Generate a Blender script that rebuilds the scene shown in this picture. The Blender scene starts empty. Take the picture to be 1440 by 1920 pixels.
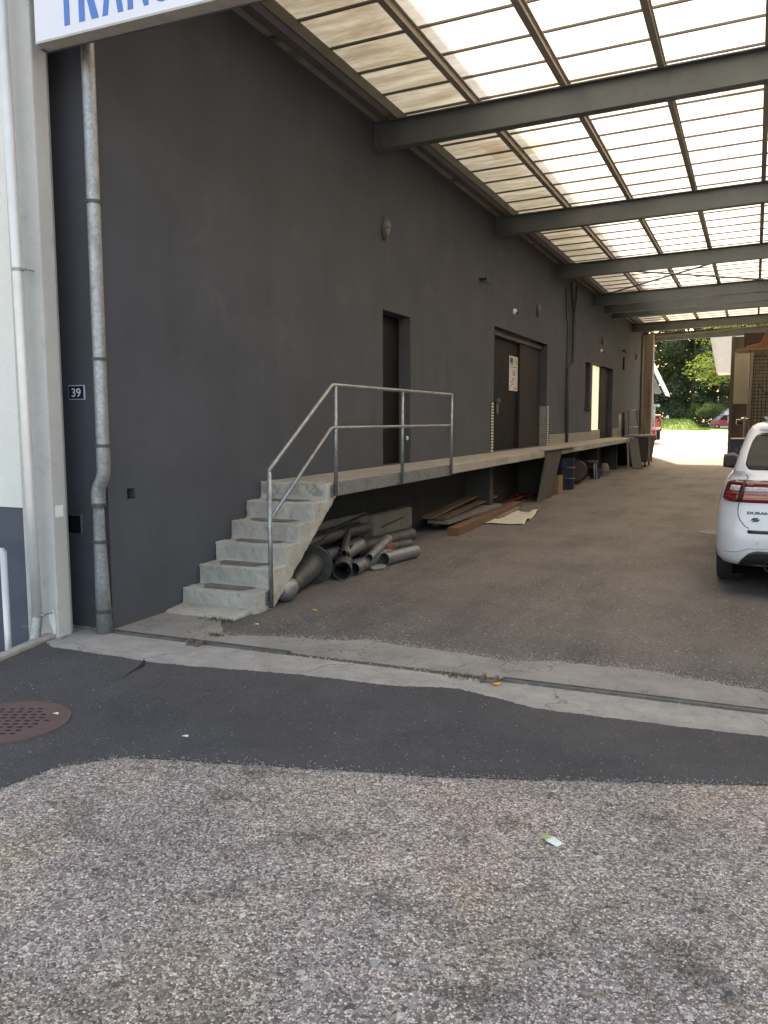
import bpy, bmesh, math, random
from mathutils import Vector, Matrix, noise
random.seed(7)
S = bpy.context.scene
COL = S.collection
R = math.radians

# ------------------------------------------------------------------ camera
cam_d = bpy.data.cameras.new("camera")
cam = bpy.data.objects.new("camera", cam_d); COL.objects.link(cam); S.camera = cam
M3 = Matrix(((0.9143749950857858, -0.041637568992616794, 0.40272159267942687),
             (0.40485735318707744, 0.10135997043820355, -0.9087445625494112),
             (-0.0029819343089964863, 0.9939781029988294, 0.10953829844682292)))
cam.matrix_world = Matrix.Translation((0, 0, 1.6)) @ M3.to_4x4()
cam_d.sensor_fit = 'VERTICAL'; cam_d.sensor_height = 36.0; cam_d.lens = 1560 / 1920 * 36
cam_d.clip_start = 0.05; cam_d.clip_end = 2000

# ------------------------------------------------------------------ light
SUN_EL, SUN_AZ = 36.0, -14.0          # azimuth measured from +Y towards +X
sd = Vector((math.sin(R(SUN_AZ)) * math.cos(R(SUN_EL)), math.cos(R(SUN_AZ)) * math.cos(R(SUN_EL)), math.sin(R(SUN_EL))))
w = bpy.data.worlds.new("World"); S.world = w; w.use_nodes = True
nt = w.node_tree; nt.nodes.clear()
wo = nt.nodes.new('ShaderNodeOutputWorld'); bg = nt.nodes.new('ShaderNodeBackground'); sky = nt.nodes.new('ShaderNodeTexSky')
sky.sky_type = 'NISHITA'; sky.sun_disc = False; sky.sun_elevation = R(SUN_EL); sky.sun_rotation = R(SUN_AZ)
sky.dust_density = 3.0; sky.air_density = 1.0; sky.ozone_density = 1.0; sky.altitude = 300
bg.inputs['Strength'].default_value = 0.15
nt.links.new(sky.outputs[0], bg.inputs[0]); nt.links.new(bg.outputs[0], wo.inputs[0])
sl = bpy.data.lights.new("sun", 'SUN'); sl.energy = 2.2; sl.angle = R(0.5); sl.color = (1.0, 0.95, 0.86)
sun = bpy.data.objects.new("sun", sl); COL.objects.link(sun); sun.location = (0, 30, 40)
sun.rotation_euler = sd.to_track_quat('Z', 'Y').to_euler()
S.view_settings.view_transform = 'Standard'; S.view_settings.look = 'None'
S.view_settings.exposure = 2.18; S.view_settings.use_white_balance = True; S.view_settings.white_balance_temperature = 8700; S.view_settings.white_balance_tint = 13; S.view_settings.gamma = 1; S.view_settings.use_curve_mapping = False

# ------------------------------------------------------------------ materials
def nodes(name):
    m = bpy.data.materials.new(name); m.use_nodes = True
    t = m.node_tree; b = t.nodes['Principled BSDF']
    return m, t, b
def N(t, typ, **kw):
    n = t.nodes.new(typ)
    for k, v in kw.items():
        if k in n.inputs: n.inputs[k].default_value = v
        else: setattr(n, k, v)
    return n
def c4(c): return (c[0], c[1], c[2], 1)
def coord(t, scale=(1, 1, 1)):
    tc = N(t, 'ShaderNodeTexCoord'); mp = N(t, 'ShaderNodeMapping'); mp.inputs['Scale'].default_value = scale
    t.links.new(tc.outputs['Object'], mp.inputs[0]); return mp.outputs[0]
def ramp(t, src, stops):
    r = N(t, 'ShaderNodeValToRGB'); e = r.color_ramp.elements
    while len(e) < len(stops): e.new(0.5)
    for i, (p, c) in enumerate(stops): e[i].position = p; e[i].color = c4(c) if len(c) == 3 else c
    t.links.new(src, r.inputs[0]); return r.outputs[0]
def mix(t, fac, a, b, mode='MIX'):
    m = N(t, 'ShaderNodeMix', data_type='RGBA', blend_type=mode)
    for i, v in ((0, fac), (6, a), (7, b)):
        if hasattr(v, 'links'): t.links.new(v, m.inputs[i])
        else: m.inputs[i].default_value = v if i == 0 else c4(v)
    return m.outputs[2]
def noise_n(t, vec, scale, detail=6, rough=0.6):
    n = N(t, 'ShaderNodeTexNoise', Scale=scale, Detail=detail, Roughness=rough)
    t.links.new(vec, n.inputs['Vector']); return n.outputs['Fac']
def bumpn(t, b, h, strength, dist=0.01):
    n = N(t, 'ShaderNodeBump', Strength=strength, Distance=dist)
    t.links.new(h, n.inputs['Height']); t.links.new(n.outputs[0], b.inputs['Normal'])
MC = {}
def mat(name, c1, c2=None, scale=4, rough=0.7, metal=0, bump=0.0, bscale=80, stain=None, sscale=2.0, slo=.55, shi=.7, stretch=(1, 1, 1), coat=0, spec=0.5):
    if name in MC: return MC[name]
    m, t, b = nodes(name)
    c2 = c2 or tuple(x * 0.8 for x in c1)
    v = coord(t, stretch)
    f = noise_n(t, v, scale)
    col = mix(t, ramp(t, f, [(.3, (0, 0, 0)), (.7, (1, 1, 1))]), c1, c2)
    if stain:
        f2 = noise_n(t, v, sscale, 10, .7)
        col = mix(t, ramp(t, f2, [(slo, (0, 0, 0)), (shi, (1, 1, 1))]), col, stain)
    t.links.new(col, b.inputs['Base Color'])
    b.inputs['Metallic'].default_value = metal
    b.inputs['Specular IOR Level'].default_value = spec
    rr = N(t, 'ShaderNodeMapRange'); rr.inputs[3].default_value = max(0.02, rough - .08); rr.inputs[4].default_value = min(1, rough + .08)
    t.links.new(f, rr.inputs[0]); t.links.new(rr.outputs[0], b.inputs['Roughness'])
    if coat: b.inputs['Coat Weight'].default_value = coat; b.inputs['Coat Roughness'].default_value = .04
    if bump: bumpn(t, b, noise_n(t, coord(t), bscale, 5, .6), bump)
    MC[name] = m; return m

def m_aggregate():
    m, t, b = nodes('pebbled asphalt'); v = coord(t)
    def vor(scale, feat='F1', rnd=1):
        n = N(t, 'ShaderNodeTexVoronoi', Scale=scale, feature=feat, Randomness=rnd)
        t.links.new(v, n.inputs['Vector']); return n
    cols = [(0, (.13, .105, .100)), (.2, (.26, .208, .196)), (.42, (.39, .322, .300)), (.62, (.52, .445, .415)), (.8, (.63, .56, .51)), (.93, (.78, .71, .63)), (1, (.92, .87, .78))]
    a = vor(118); e = vor(118, 'DISTANCE_TO_EDGE')
    sa = N(t, 'ShaderNodeSeparateColor'); t.links.new(a.outputs['Color'], sa.inputs[0])
    ca = ramp(t, sa.outputs[0], cols)
    # tint of single stones: yellowish, reddish, greenish
    tint = ramp(t, sa.outputs[1], [(0, (1, .9, .86)), (.35, (1, 1, 1)), (.6, (.94, 1, .99)), (.85, (1, .97, .90)), (1, (1.0, .84, .62))])
    ca = mix(t, 1.0, ca, tint, 'MULTIPLY')
    edge = ramp(t, e.outputs['Distance'], [(0.0, (.20, .19, .18)), (.12, (1, 1, 1))])
    ca = mix(t, 1.0, ca, edge, 'MULTIPLY')
    # bigger pebbles
    bvo = vor(42); be = vor(42, 'DISTANCE_TO_EDGE')
    sb = N(t, 'ShaderNodeSeparateColor'); t.links.new(bvo.outputs['Color'], sb.inputs[0])
    cb = ramp(t, sb.outputs[0], [(0, (.09, .085, .08)), (.4, (.26, .235, .22)), (.75, (.42, .39, .35)), (1, (.68, .64, .58))])
    pick = ramp(t, sb.outputs[1], [(.80, (0, 0, 0)), (.81, (1, 1, 1))])
    ins = ramp(t, be.outputs['Distance'], [(.12, (0, 0, 0)), (.16, (1, 1, 1))])
    pm = mix(t, 1.0, pick, ins, 'MULTIPLY')
    col = mix(t, pm, ca, cb)
    big = noise_n(t, v, .9, 8, .65)
    dirt = ramp(t, big, [(.32, (.66, .68, .66)), (.5, (1.0, .98, .97)), (.68, (1.16, 1.10, 1.0))])
    col = mix(t, 1.0, col, dirt, 'MULTIPLY')
    oil = noise_n(t, coord(t, (1, 1.5, 1)), 2.3, 7, .62)
    col = mix(t, 1.0, col, ramp(t, oil, [(.33, (.56, .57, .55)), (.46, (1, 1, 1))]), 'MULTIPLY')
    pol = noise_n(t, coord(t, (1, .6, 1)), 1.7, 3, .5)
    col = mix(t, 1.0, col, ramp(t, pol, [(.5, (1, 1, 1)), (.66, (1.06, 1.02, .90))]), 'MULTIPLY')
    mid = noise_n(t, v, 7, 6, .7)
    col = mix(t, 1.0, col, ramp(t, mid, [(.35, (.8, .8, .8)), (.6, (1.05, 1.05, 1.05))]), 'MULTIPLY')
    t.links.new(col, b.inputs['Base Color']); b.inputs['Roughness'].default_value = .72
    hh = N(t, 'ShaderNodeMath', operation='MINIMUM'); hh.inputs[1].default_value = .35
    t.links.new(e.outputs['Distance'], hh.inputs[0])
    h2 = N(t, 'ShaderNodeMath', operation='ADD'); t.links.new(hh.outputs[0], h2.inputs[0])
    sc = N(t, 'ShaderNodeMath', operation='MULTIPLY'); sc.inputs[1].default_value = .45
    t.links.new(pm, sc.inputs[0]); t.links.new(sc.outputs[0], h2.inputs[1])
    bumpn(t, b, h2.outputs[0], .8, .009)
    return m
def m_asphalt(name, c1, c2, speck, thr, bump=.35, patchy=None, tintscale=1.2):
    m, t, b = nodes(name); v = coord(t)
    f = noise_n(t, v, tintscale, 9, .65)
    col = mix(t, ramp(t, f, [(.35, (0, 0, 0)), (.65, (1, 1, 1))]), c1, c2)
    fine = noise_n(t, v, 190, 3, .7)
    col = mix(t, 1.0, col, ramp(t, fine, [(.3, (.6, .6, .6)), (.55, (1, 1, 1)), (.75, (1.5, 1.5, 1.5))]), 'MULTIPLY')
    gr2 = noise_n(t, v, 75, 4, .75)
    col = mix(t, 1.0, col, ramp(t, gr2, [(.35, (.78, .78, .78)), (.5, (1, 1, 1)), (.66, (1.3, 1.3, 1.3))]), 'MULTIPLY')
    vo = N(t, 'ShaderNodeTexVoronoi', Scale=105); t.links.new(v, vo.inputs['Vector'])
    s = N(t, 'ShaderNodeSeparateColor'); t.links.new(vo.outputs['Color'], s.inputs[0])
    pk = ramp(t, s.outputs[0], [(thr, (0, 0, 0)), (thr + .02, (1, 1, 1))])
    ds = ramp(t, vo.outputs['Distance'], [(.28, (1, 1, 1)), (.4, (0, 0, 0))])
    pk = mix(t, 1.0, pk, ds, 'MULTIPLY')
    if patchy:
        pk = mix(t, 1.0, pk, ramp(t, noise_n(t, v, patchy, 6, .7), [(.4, (0, 0, 0)), (.62, (1, 1, 1))]), 'MULTIPLY')
    col = mix(t, pk, col, speck)
    if patchy:
        ag = N(t, 'ShaderNodeTexVoronoi', Scale=85); t.links.new(v, ag.inputs['Vector'])
        sg_ = N(t, 'ShaderNodeSeparateColor'); t.links.new(ag.outputs['Color'], sg_.inputs[0])
        agc = ramp(t, sg_.outputs[1], [(0, (.62, .60, .58)), (.5, (.95, .94, .92)), (.85, (1.25, 1.2, 1.14)), (1, (1.9, 1.8, 1.65))])
        col = mix(t, ramp(t, noise_n(t, v, .7, 6, .7), [(.35, (.25, .25, .25)), (.6, (1, 1, 1))]), col, mix(t, 1.0, col, agc, 'MULTIPLY'))
        oil = noise_n(t, coord(t, (1.6, .35, 1)), 1.1, 7, .6)
        col = mix(t, 1.0, col, ramp(t, oil, [(.34, (.66, .66, .67)), (.5, (1, 1, 1)), (.68, (1.10, 1.08, 1.05))]), 'MULTIPLY')
    t.links.new(col, b.inputs['Base Color']); b.inputs['Roughness'].default_value = .8
    bumpn(t, b, fine, bump, .008)
    return m
def m_concrete(name, c1, c2, dark, crack=0.0, scale=3, bump=.3, cs=2.6):
    m, t, b = nodes(name); v = coord(t)
    f = noise_n(t, v, scale, 10, .68)
    col = mix(t, ramp(t, f, [(.35, (0, 0, 0)), (.65, (1, 1, 1))]), c1, c2)
    g = noise_n(t, v, scale * 2.7, 12, .75)
    col = mix(t, ramp(t, g, [(.56, (0, 0, 0)), (.74, (1, 1, 1))]), col, dark)
    fine = noise_n(t, v, 150, 3, .7)
    col = mix(t, 1.0, col, ramp(t, fine, [(.3, (.78, .78, .78)), (.6, (1.06, 1.06, 1.06))]), 'MULTIPLY')
    if crack:
        vv = N(t, 'ShaderNodeVectorMath', operation='ADD')
        nn = N(t, 'ShaderNodeTexNoise', Scale=5.0, Detail=5.0); t.links.new(v, nn.inputs['Vector'])
        t.links.new(v, vv.inputs[0])
        sc = N(t, 'ShaderNodeVectorMath', operation='SCALE'); sc.inputs['Scale'].default_value = .35
        t.links.new(nn.outputs['Color'], sc.inputs[0]); t.links.new(sc.outputs[0], vv.inputs[1])
        vo = N(t, 'ShaderNodeTexVoronoi', Scale=cs, feature='DISTANCE_TO_EDGE'); t.links.new(vv.outputs[0], vo.inputs['Vector'])
        ck = ramp(t, vo.outputs['Distance'], [(0, (1, 1, 1)), (crack, (0, 0, 0))])
        ck = mix(t, 1.0, ck, ramp(t, noise_n(t, v, 1.7, 4), [(.46, (0, 0, 0)), (.54, (1, 1, 1))]), 'MULTIPLY')
        col = mix(t, ck, col, (.05, .045, .04))
    t.links.new(col, b.inputs['Base Color']); b.inputs['Roughness'].default_value = .85
    bumpn(t, b, fine, bump, .006)
    return m
def m_galv(name='galvanised steel', base=.42, rough=.42, metal=.75):
    if name in MC: return MC[name]
    m, t, b = nodes(name); v = coord(t)
    vo = N(t, 'ShaderNodeTexVoronoi', Scale=55); t.links.new(v, vo.inputs['Vector'])
    s = N(t, 'ShaderNodeSeparateColor'); t.links.new(vo.outputs['Color'], s.inputs[0])
    col = ramp(t, s.outputs[0], [(0, (base * .8, base * .84, base * .87)), (1, (base * 1.15, base * 1.2, base * 1.22))])
    f = noise_n(t, v, 6, 9, .7)
    col = mix(t, ramp(t, f, [(.5, (0, 0, 0)), (.72, (1, 1, 1))]), col, (base * .62, base * .64, base * .62))
    g = noise_n(t, v, 11, 10, .75)
    col = mix(t, ramp(t, g, [(.60, (0, 0, 0)), (.70, (.7, .7, .7))]), col, (base * .5, base * .42, base * .34))
    t.links.new(col, b.inputs['Base Color']); b.inputs['Metallic'].default_value = metal
    rg_ = N(t, 'ShaderNodeMapRange'); rg_.inputs[3].default_value = rough - .12; rg_.inputs[4].default_value = rough + .25
    t.links.new(f, rg_.inputs[0]); t.links.new(rg_.outputs[0], b.inputs['Roughness'])
    MC[name] = m; return m
def m_wood(name, c1, c2):
    m, t, b = nodes(name); v = coord(t, (9, 1, 9))
    f = noise_n(t, v, 3, 10, .7)
    col = ramp(t, f, [(.3, c2), (.55, c1), (.75, tuple(x * .6 for x in c2))])
    t.links.new(col, b.inputs['Base Color']); b.inputs['Roughness'].default_value = .75
    bumpn(t, b, f, .3, .004); MC[name] = m; return m
def m_leaf(name, c1, c2, tr=.45, scale=.6):
    m = bpy.data.materials.new(name); m.use_nodes = True; t = m.node_tree; t.nodes.clear()
    out = N(t, 'ShaderNodeOutputMaterial'); d = N(t, 'ShaderNodeBsdfDiffuse'); tr_ = N(t, 'ShaderNodeBsdfTranslucent'); mx = N(t, 'ShaderNodeMixShader')
    mx.inputs[0].default_value = tr
    v = coord(t); f = noise_n(t, v, scale, 4, .6)
    col = mix(t, ramp(t, f, [(.35, (0, 0, 0)), (.65, (1, 1, 1))]), c1, c2)
    t.links.new(col, d.inputs[0]); t.links.new(mix(t, .12, col, (.30, .42, .03)), tr_.inputs[0])
    t.links.new(d.outputs[0], mx.inputs[1]); t.links.new(tr_.outputs[0], mx.inputs[2]); t.links.new(mx.outputs[0], out.inputs[0])
    return m
def m_panel():
    """weathered translucent fibreglass sheet, algae and dirt heavier near the eaves edge, far bays yellowed for forest shade"""
    m = bpy.data.materials.new('translucent roof sheet'); m.use_nodes = True; t = m.node_tree; t.nodes.clear()
    out = N(t, 'ShaderNodeOutputMaterial'); d = N(t, 'ShaderNodeBsdfDiffuse'); tr_ = N(t, 'ShaderNodeBsdfTranslucent'); mx = N(t, 'ShaderNodeMixShader')
    mx.inputs[0].default_value = .72
    v = coord(t, (.8, 3.2, 1)); f = noise_n(t, v, 1.6, 10, .7)
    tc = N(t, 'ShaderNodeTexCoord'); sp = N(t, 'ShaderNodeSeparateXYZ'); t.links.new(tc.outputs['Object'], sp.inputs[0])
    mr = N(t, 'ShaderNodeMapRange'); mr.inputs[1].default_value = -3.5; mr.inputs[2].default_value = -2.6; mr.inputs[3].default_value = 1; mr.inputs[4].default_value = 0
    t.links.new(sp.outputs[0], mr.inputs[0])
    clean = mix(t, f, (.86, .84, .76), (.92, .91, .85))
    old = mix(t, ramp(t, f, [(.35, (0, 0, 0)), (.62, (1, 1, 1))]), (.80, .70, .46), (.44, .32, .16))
    far_shade = N(t, 'ShaderNodeMapRange'); far_shade.inputs[1].default_value = 28.5; far_shade.inputs[2].default_value = 29.2; far_shade.inputs[3].default_value = 0; far_shade.inputs[4].default_value = .75  # far bays yellowed: dimming by the wood behind painted into the sheets
    t.links.new(sp.outputs[1], far_shade.inputs[0])
    fx = N(t, 'ShaderNodeMath', operation='MAXIMUM'); t.links.new(mr.outputs[0], fx.inputs[0]); t.links.new(far_shade.outputs[0], fx.inputs[1])
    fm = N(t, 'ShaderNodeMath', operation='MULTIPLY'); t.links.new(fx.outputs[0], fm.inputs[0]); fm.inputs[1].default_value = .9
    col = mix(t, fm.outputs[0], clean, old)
    # single sheets browner than others
    vo = N(t, 'ShaderNodeTexVoronoi', Scale=1.0); vo2 = coord(t, (.95, 1.49, 0.01)); t.links.new(vo2, vo.inputs['Vector']); vo.inputs['Randomness'].default_value = 0
    s = N(t, 'ShaderNodeSeparateColor'); t.links.new(vo.outputs['Color'], s.inputs[0])
    col = mix(t, ramp(t, s.outputs[0], [(.88, (0, 0, 0)), (.9, (.35, .35, .35))]), col, (.42, .27, .12))
    t.links.new(col, d.inputs[0]); t.links.new(col, tr_.inputs[0])
    t.links.new(d.outputs[0], mx.inputs[1]); t.links.new(tr_.outputs[0], mx.inputs[2]); t.links.new(mx.outputs[0], out.inputs[0])
    return m

AGG = m_aggregate()
ASPH_NEW = m_asphalt('fresh dark asphalt', (.045, .0435, .047), (.078, .074, .075), (.30, .29, .27), .965, .9)
ASPH_OLD = m_asphalt('worn hall asphalt', (.096, .086, .083), (.145, .132, .126), (.27, .245, .22), .70, .6, patchy=2.2, tintscale=.8)
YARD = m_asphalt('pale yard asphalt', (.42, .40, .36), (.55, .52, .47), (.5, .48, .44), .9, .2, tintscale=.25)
CONC_STRIP = m_concrete('weathered threshold concrete', (.38, .36, .33), (.27, .255, .232), (.13, .12, .108), .006, 5.5, 1.0, cs=1.1)
CONC_APRON = m_concrete('cracked apron concrete', (.29, .272, .25), (.20, .188, .172), (.135, .125, .115), .016, 2.5, .4, cs=3.2)
CONC_STAIR = m_concrete('stair concrete', (.48, .46, .41), (.34, .325, .29), (.15, .14, .11), 0, 3.6, .7)
CONC_SLAB = m_concrete('platform concrete', (.36, .34, .30), (.26, .245, .215), (.15, .14, .12), 0, 2.0, .4)
GALV = m_galv(base=.33); GALV_D = m_galv('dull duct steel', .085, .5, .5); GALV_M = m_galv('old mottled downpipe zinc', .24, .55, .4)
PIPE_L = mat('pale painted pipe', (.66, .65, .63), (.58, .57, .55), rough=.35, metal=.25)
WALL = mat('dark grey rendered wall', (.079, .085, .102), (.066, .071, .084), scale=1.2, rough=.85, bump=.35, bscale=220, stain=(.092, .094, .108), sscale=.9, spec=.3)
def _wall_detail(m, amt):
    t = m.node_tree; b = t.nodes['Principled BSDF']; src = b.inputs['Base Color'].links[0].from_socket
    tc = N(t, 'ShaderNodeTexCoord'); sp = N(t, 'ShaderNodeSeparateXYZ'); t.links.new(tc.outputs['Object'], sp.inputs[0])
    sm = N(t, 'ShaderNodeMath', operation='SUBTRACT'); t.links.new(sp.outputs[1], sm.inputs[0]); t.links.new(sp.outputs[0], sm.inputs[1])
    cb = N(t, 'ShaderNodeCombineXYZ'); t.links.new(sm.outputs[0], cb.inputs[0]); t.links.new(sp.outputs[2], cb.inputs[1])
    br = N(t, 'ShaderNodeTexBrick', Scale=1.0); br.inputs['Color1'].default_value = (1, 1, 1, 1); br.inputs['Color2'].default_value = (.95, .95, .95, 1); br.inputs['Mortar'].default_value = (.90, .90, .90, 1)
    br.inputs['Mortar Size'].default_value = .006; br.inputs['Mortar Smooth'].default_value = 1; br.inputs['Brick Width'].default_value = .5; br.inputs['Row Height'].default_value = .2
    t.links.new(cb.outputs[0], br.inputs['Vector'])
    c = mix(t, amt, src, mix(t, 1.0, src, br.outputs['Color'], 'MULTIPLY'))
    st = noise_n(t, coord(t, (2.2, 2.2, .22)), 2.4, 9, .66)
    c = mix(t, 1.0, c, ramp(t, st, [(.30, (.93, .93, .93)), (.5, (1, 1, 1)), (.72, (1.06, 1.06, 1.06))]), 'MULTIPLY')
    sc = noise_n(t, coord(t, (1, 1, 1.6)), 9, 12, .8)
    c = mix(t, ramp(t, sc, [(.64, (0, 0, 0)), (.72, (.7, .7, .7))]), c, (.13, .13, .135))
    t.links.new(c, b.inputs['Base Color'])
_wall_detail(WALL, .7)
PLINTH = mat('dark plinth render', (.105, .112, .140), (.094, .10, .124), scale=2, rough=.85, bump=.35, bscale=200, spec=.3)
WHITE_R = mat('rough white render', (.84, .82, .75), (.74, .73, .68), scale=1.4, rough=.9, bump=.9, bscale=90, stain=(.62, .6, .54), sscale=.9, slo=.6, shi=.85)
PILLAR = m_concrete('pale painted concrete pillar', (.56, .55, .52), (.50, .49, .465), (.36, .36, .34), 0, 1.6, .8)
WHITEP = mat('white paint', (.82, .82, .80), (.78, .78, .76), rough=.5)
STEEL = mat('grey painted beam steel', (.108, .128, .135), (.092, .108, .114), scale=3, rough=.55, bump=.05, stain=(.08, .088, .09), sscale=1.6)
STEEL_D = mat('brown grey glazing bar', (.15, .135, .115), (.11, .10, .088), rough=.6)
SOFFIT = mat('grey soffit board', (.33, .315, .285), (.27, .26, .24), rough=.8, stain=(.13, .12, .11))
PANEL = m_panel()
DARK = mat('black door paint', (.007, .0068, .0065), (.005, .005, .005), rough=.6, spec=.2)
DOORG = mat('dark grey door sheet', (.030, .029, .027), (.025, .024, .023), rough=.7, spec=.2)
HOLE = mat('dark opening', (.006, .006, .006), (.004, .004, .004), rough=.9)
STRIPD = mat('cream plastic curtain', (.84, .80, .70), (.74, .70, .60), scale=3, rough=.4, stretch=(1, 8, .3))
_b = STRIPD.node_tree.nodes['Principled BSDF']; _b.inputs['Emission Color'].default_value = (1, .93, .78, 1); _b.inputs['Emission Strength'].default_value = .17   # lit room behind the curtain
BRICK_W = mat('pale tile', (.36, .34, .30), (.25, .235, .20), scale=9, rough=.7)
BLACKP = mat('black plastic', (.014, .014, .015), (.011, .011, .012), rough=.45)
RUBBER = mat('tyre rubber', (.018, .018, .018), (.013, .013, .013), rough=.85, bump=.2, bscale=60)
CARW = mat('white car paint', (.56, .58, .62), (.53, .55, .59), scale=2, rough=.32, coat=.9)
GLASS_D = mat('dark tinted glass', (.008, .009, .010), (.006, .007, .008), rough=.1, spec=.35)
RED_L = mat('red lamp lens', (.26, .010, .014), (.20, .008, .010), rough=.12, coat=1)
RED_D = mat('dark red lamp lens', (.11, .006, .010), (.08, .004, .006), rough=.12, coat=1)
CLEAR_L = mat('clear lamp lens', (.50, .49, .48), (.22, .21, .21), scale=40, rough=.12, coat=1)
CHROME = mat('bright metal', (.6, .6, .6), (.5, .5, .5), rough=.2, metal=1)
WOOD = m_wood('weathered brown timber', (.15, .080, .045), (.085, .045, .028)); WOOD_G = m_wood('grey old plank', (.17, .155, .135), (.11, .10, .09))
WOOD_L = m_wood('pale plywood', (.24, .16, .09), (.18, .12, .065)); WOOD_B = m_wood('dusty brown plank', (.12, .075, .048), (.075, .048, .033))
RUST = mat('rusty cast iron', (.125, .070, .062), (.098, .056, .051), scale=12, rough=.75, bump=.4, bscale=60, stain=(.09, .06, .055), sscale=5)
BLUE_S = mat('sign blue', (.045, .17, .50), (.05, .18, .52), rough=.4)
NAVY = mat('enamel navy', (.012, .022, .055), (.010, .018, .05), rough=.25)
PAPER = mat('dusty white sheet', (.52, .50, .44), (.42, .40, .35), scale=5, rough=.8)

# ------------------------------------------------------------------ mesh helpers
class MB:
    def __init__(s): s.v = []; s.f = []
    def add(s, vs, fs):
        o = len(s.v); s.v += [tuple(p) for p in vs]; s.f += [tuple(i + o for i in f) for f in fs]; return s
    def box(s, x0, x1, y0, y1, z0, z1):
        return s.add([(x0, y0, z0), (x1, y0, z0), (x1, y1, z0), (x0, y1, z0), (x0, y0, z1), (x1, y0, z1), (x1, y1, z1), (x0, y1, z1)],
                     [(0, 3, 2, 1), (4, 5, 6, 7), (0, 1, 5, 4), (1, 2, 6, 5), (2, 3, 7, 6), (3, 0, 4, 7)])
    def obox(s, c, size, mtx):
        c = Vector(c); h = Vector(size) / 2; P = []
        for z in (-1, 1):
            for x, y in ((-1, -1), (1, -1), (1, 1), (-1, 1)): P.append(c + mtx @ Vector((x * h.x, y * h.y, z * h.z)))
        return s.add(P, [(0, 3, 2, 1), (4, 5, 6, 7), (0, 1, 5, 4), (1, 2, 6, 5), (2, 3, 7, 6), (3, 0, 4, 7)])
    def bar(s, a, b, wd, ht):
        a = Vector(a); b = Vector(b); d = (b - a); L = d.length; d.normalize()
        x = d.cross(Vector((0, 0, 1)));
        if x.length < 1e-4: x = Vector((1, 0, 0))
        x.normalize(); z = x.cross(d)
        m = Matrix((x, d, z)).transposed()
        return s.obox((a + b) / 2, (wd, L, ht), m)
    def quad(s, a, b, c, d): return s.add([a, b, c, d], [(0, 1, 2, 3)])
    def poly(s, pts): return s.add(pts, [tuple(range(len(pts)))])
    def prism(s, pts, axis, a, b):
        n = len(pts)
        def P(p, q):
            if axis == 'x': return (q, p[0], p[1])
            if axis == 'y': return (p[0], q, p[1])
            return (p[0], p[1], q)
        vs = [P(p, a) for p in pts] + [P(p, b) for p in pts]
        fs = [tuple(range(n))[::-1], tuple(range(n, 2 * n))] + [(i, (i + 1) % n, n + (i + 1) % n, n + i) for i in range(n)]
        return s.add(vs, fs)
    def rings(s, rs, cap=True, closed=True):
        o = len(s.v); n = len(rs[0])
        for r in rs: s.v += [tuple(p) for p in r]
        for k in range(len(rs) - 1):
            for i in range(n if closed else n - 1):
                j = (i + 1) % n
                s.f.append((o + k * n + i, o + k * n + j, o + (k + 1) * n + j, o + (k + 1) * n + i))
        if cap: s.f.append(tuple(o + i for i in range(n))[::-1]); s.f.append(tuple(o + (len(rs) - 1) * n + i for i in range(n)))
        return s
    def tube(s, pts, r, n=14, cap=True):
        pts = [Vector(p) for p in pts]; rs = r if isinstance(r, (list, tuple)) else [r] * len(pts)
        d0 = (pts[1] - pts[0]).normalized(); up = Vector((0, 0, 1)) if abs(d0.z) < .9 else Vector((0, 1, 0))
        x = d0.cross(up).normalized(); out = []
        for i, p in enumerate(pts):
            if i == 0: d = pts[1] - pts[0]
            elif i == len(pts) - 1: d = pts[-1] - pts[-2]
            else: d = (pts[i] - pts[i - 1]).normalized() + (pts[i + 1] - pts[i]).normalized()
            d.normalize(); x = (x - d * x.dot(d)).normalized(); y = d.cross(x)
            out.append([p + (x * math.cos(2 * math.pi * k / n) + y * math.sin(2 * math.pi * k / n)) * rs[i] for k in range(n)])
        return s.rings(out, cap)
    def duct(s, a, b, r, wall=.006, n=28, ribs=0, r2=None):
        a = Vector(a); b = Vector(b); r2 = r2 or r
        pts = []; rad = []
        k = max(2, ribs * 4)
        for i in range(k + 1):
            f = i / k; pts.append(a.lerp(b, f)); rr = r + (r2 - r) * f
            rad.append(rr + (.004 if ribs and i % 4 == 2 else 0))
        pts2 = pts + pts[::-1]; rad2 = rad + [x - wall for x in rad[::-1]]
        d = (b - a).normalized(); up = Vector((0, 0, 1)) if abs(d.z) < .9 else Vector((0, 1, 0))
        x = d.cross(up).normalized(); y = d.cross(x); out = []
        for p, q in zip(pts2, rad2): out.append([p + (x * math.cos(2 * math.pi * i / n) + y * math.sin(2 * math.pi * i / n)) * q for i in range(n)])
        out.append(out[0]); return s.rings(out, False)
    def lathe(s, prof, c, axis=(0, 0, 1), n=28):
        c = Vector(c); d = Vector(axis).normalized(); up = Vector((0, 0, 1)) if abs(d.z) < .9 else Vector((0, 1, 0))
        x = d.cross(up).normalized(); y = d.cross(x)
        return s.rings([[c + d * h + (x * math.cos(2 * math.pi * i / n) + y * math.sin(2 * math.pi * i / n)) * max(r, 1e-4) for i in range(n)] for r, h in prof])
    def build(s, name, m, parent=None, smooth=False, bevel=0, L=None):
        me = bpy.data.meshes.new(name); me.from_pydata(s.v, [], s.f); me.update()
        bm = bmesh.new(); bm.from_mesh(me); bmesh.ops.recalc_face_normals(bm, faces=bm.faces); bm.to_mesh(me); bm.free()
        return link(name, me, m, parent, smooth, bevel)
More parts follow.
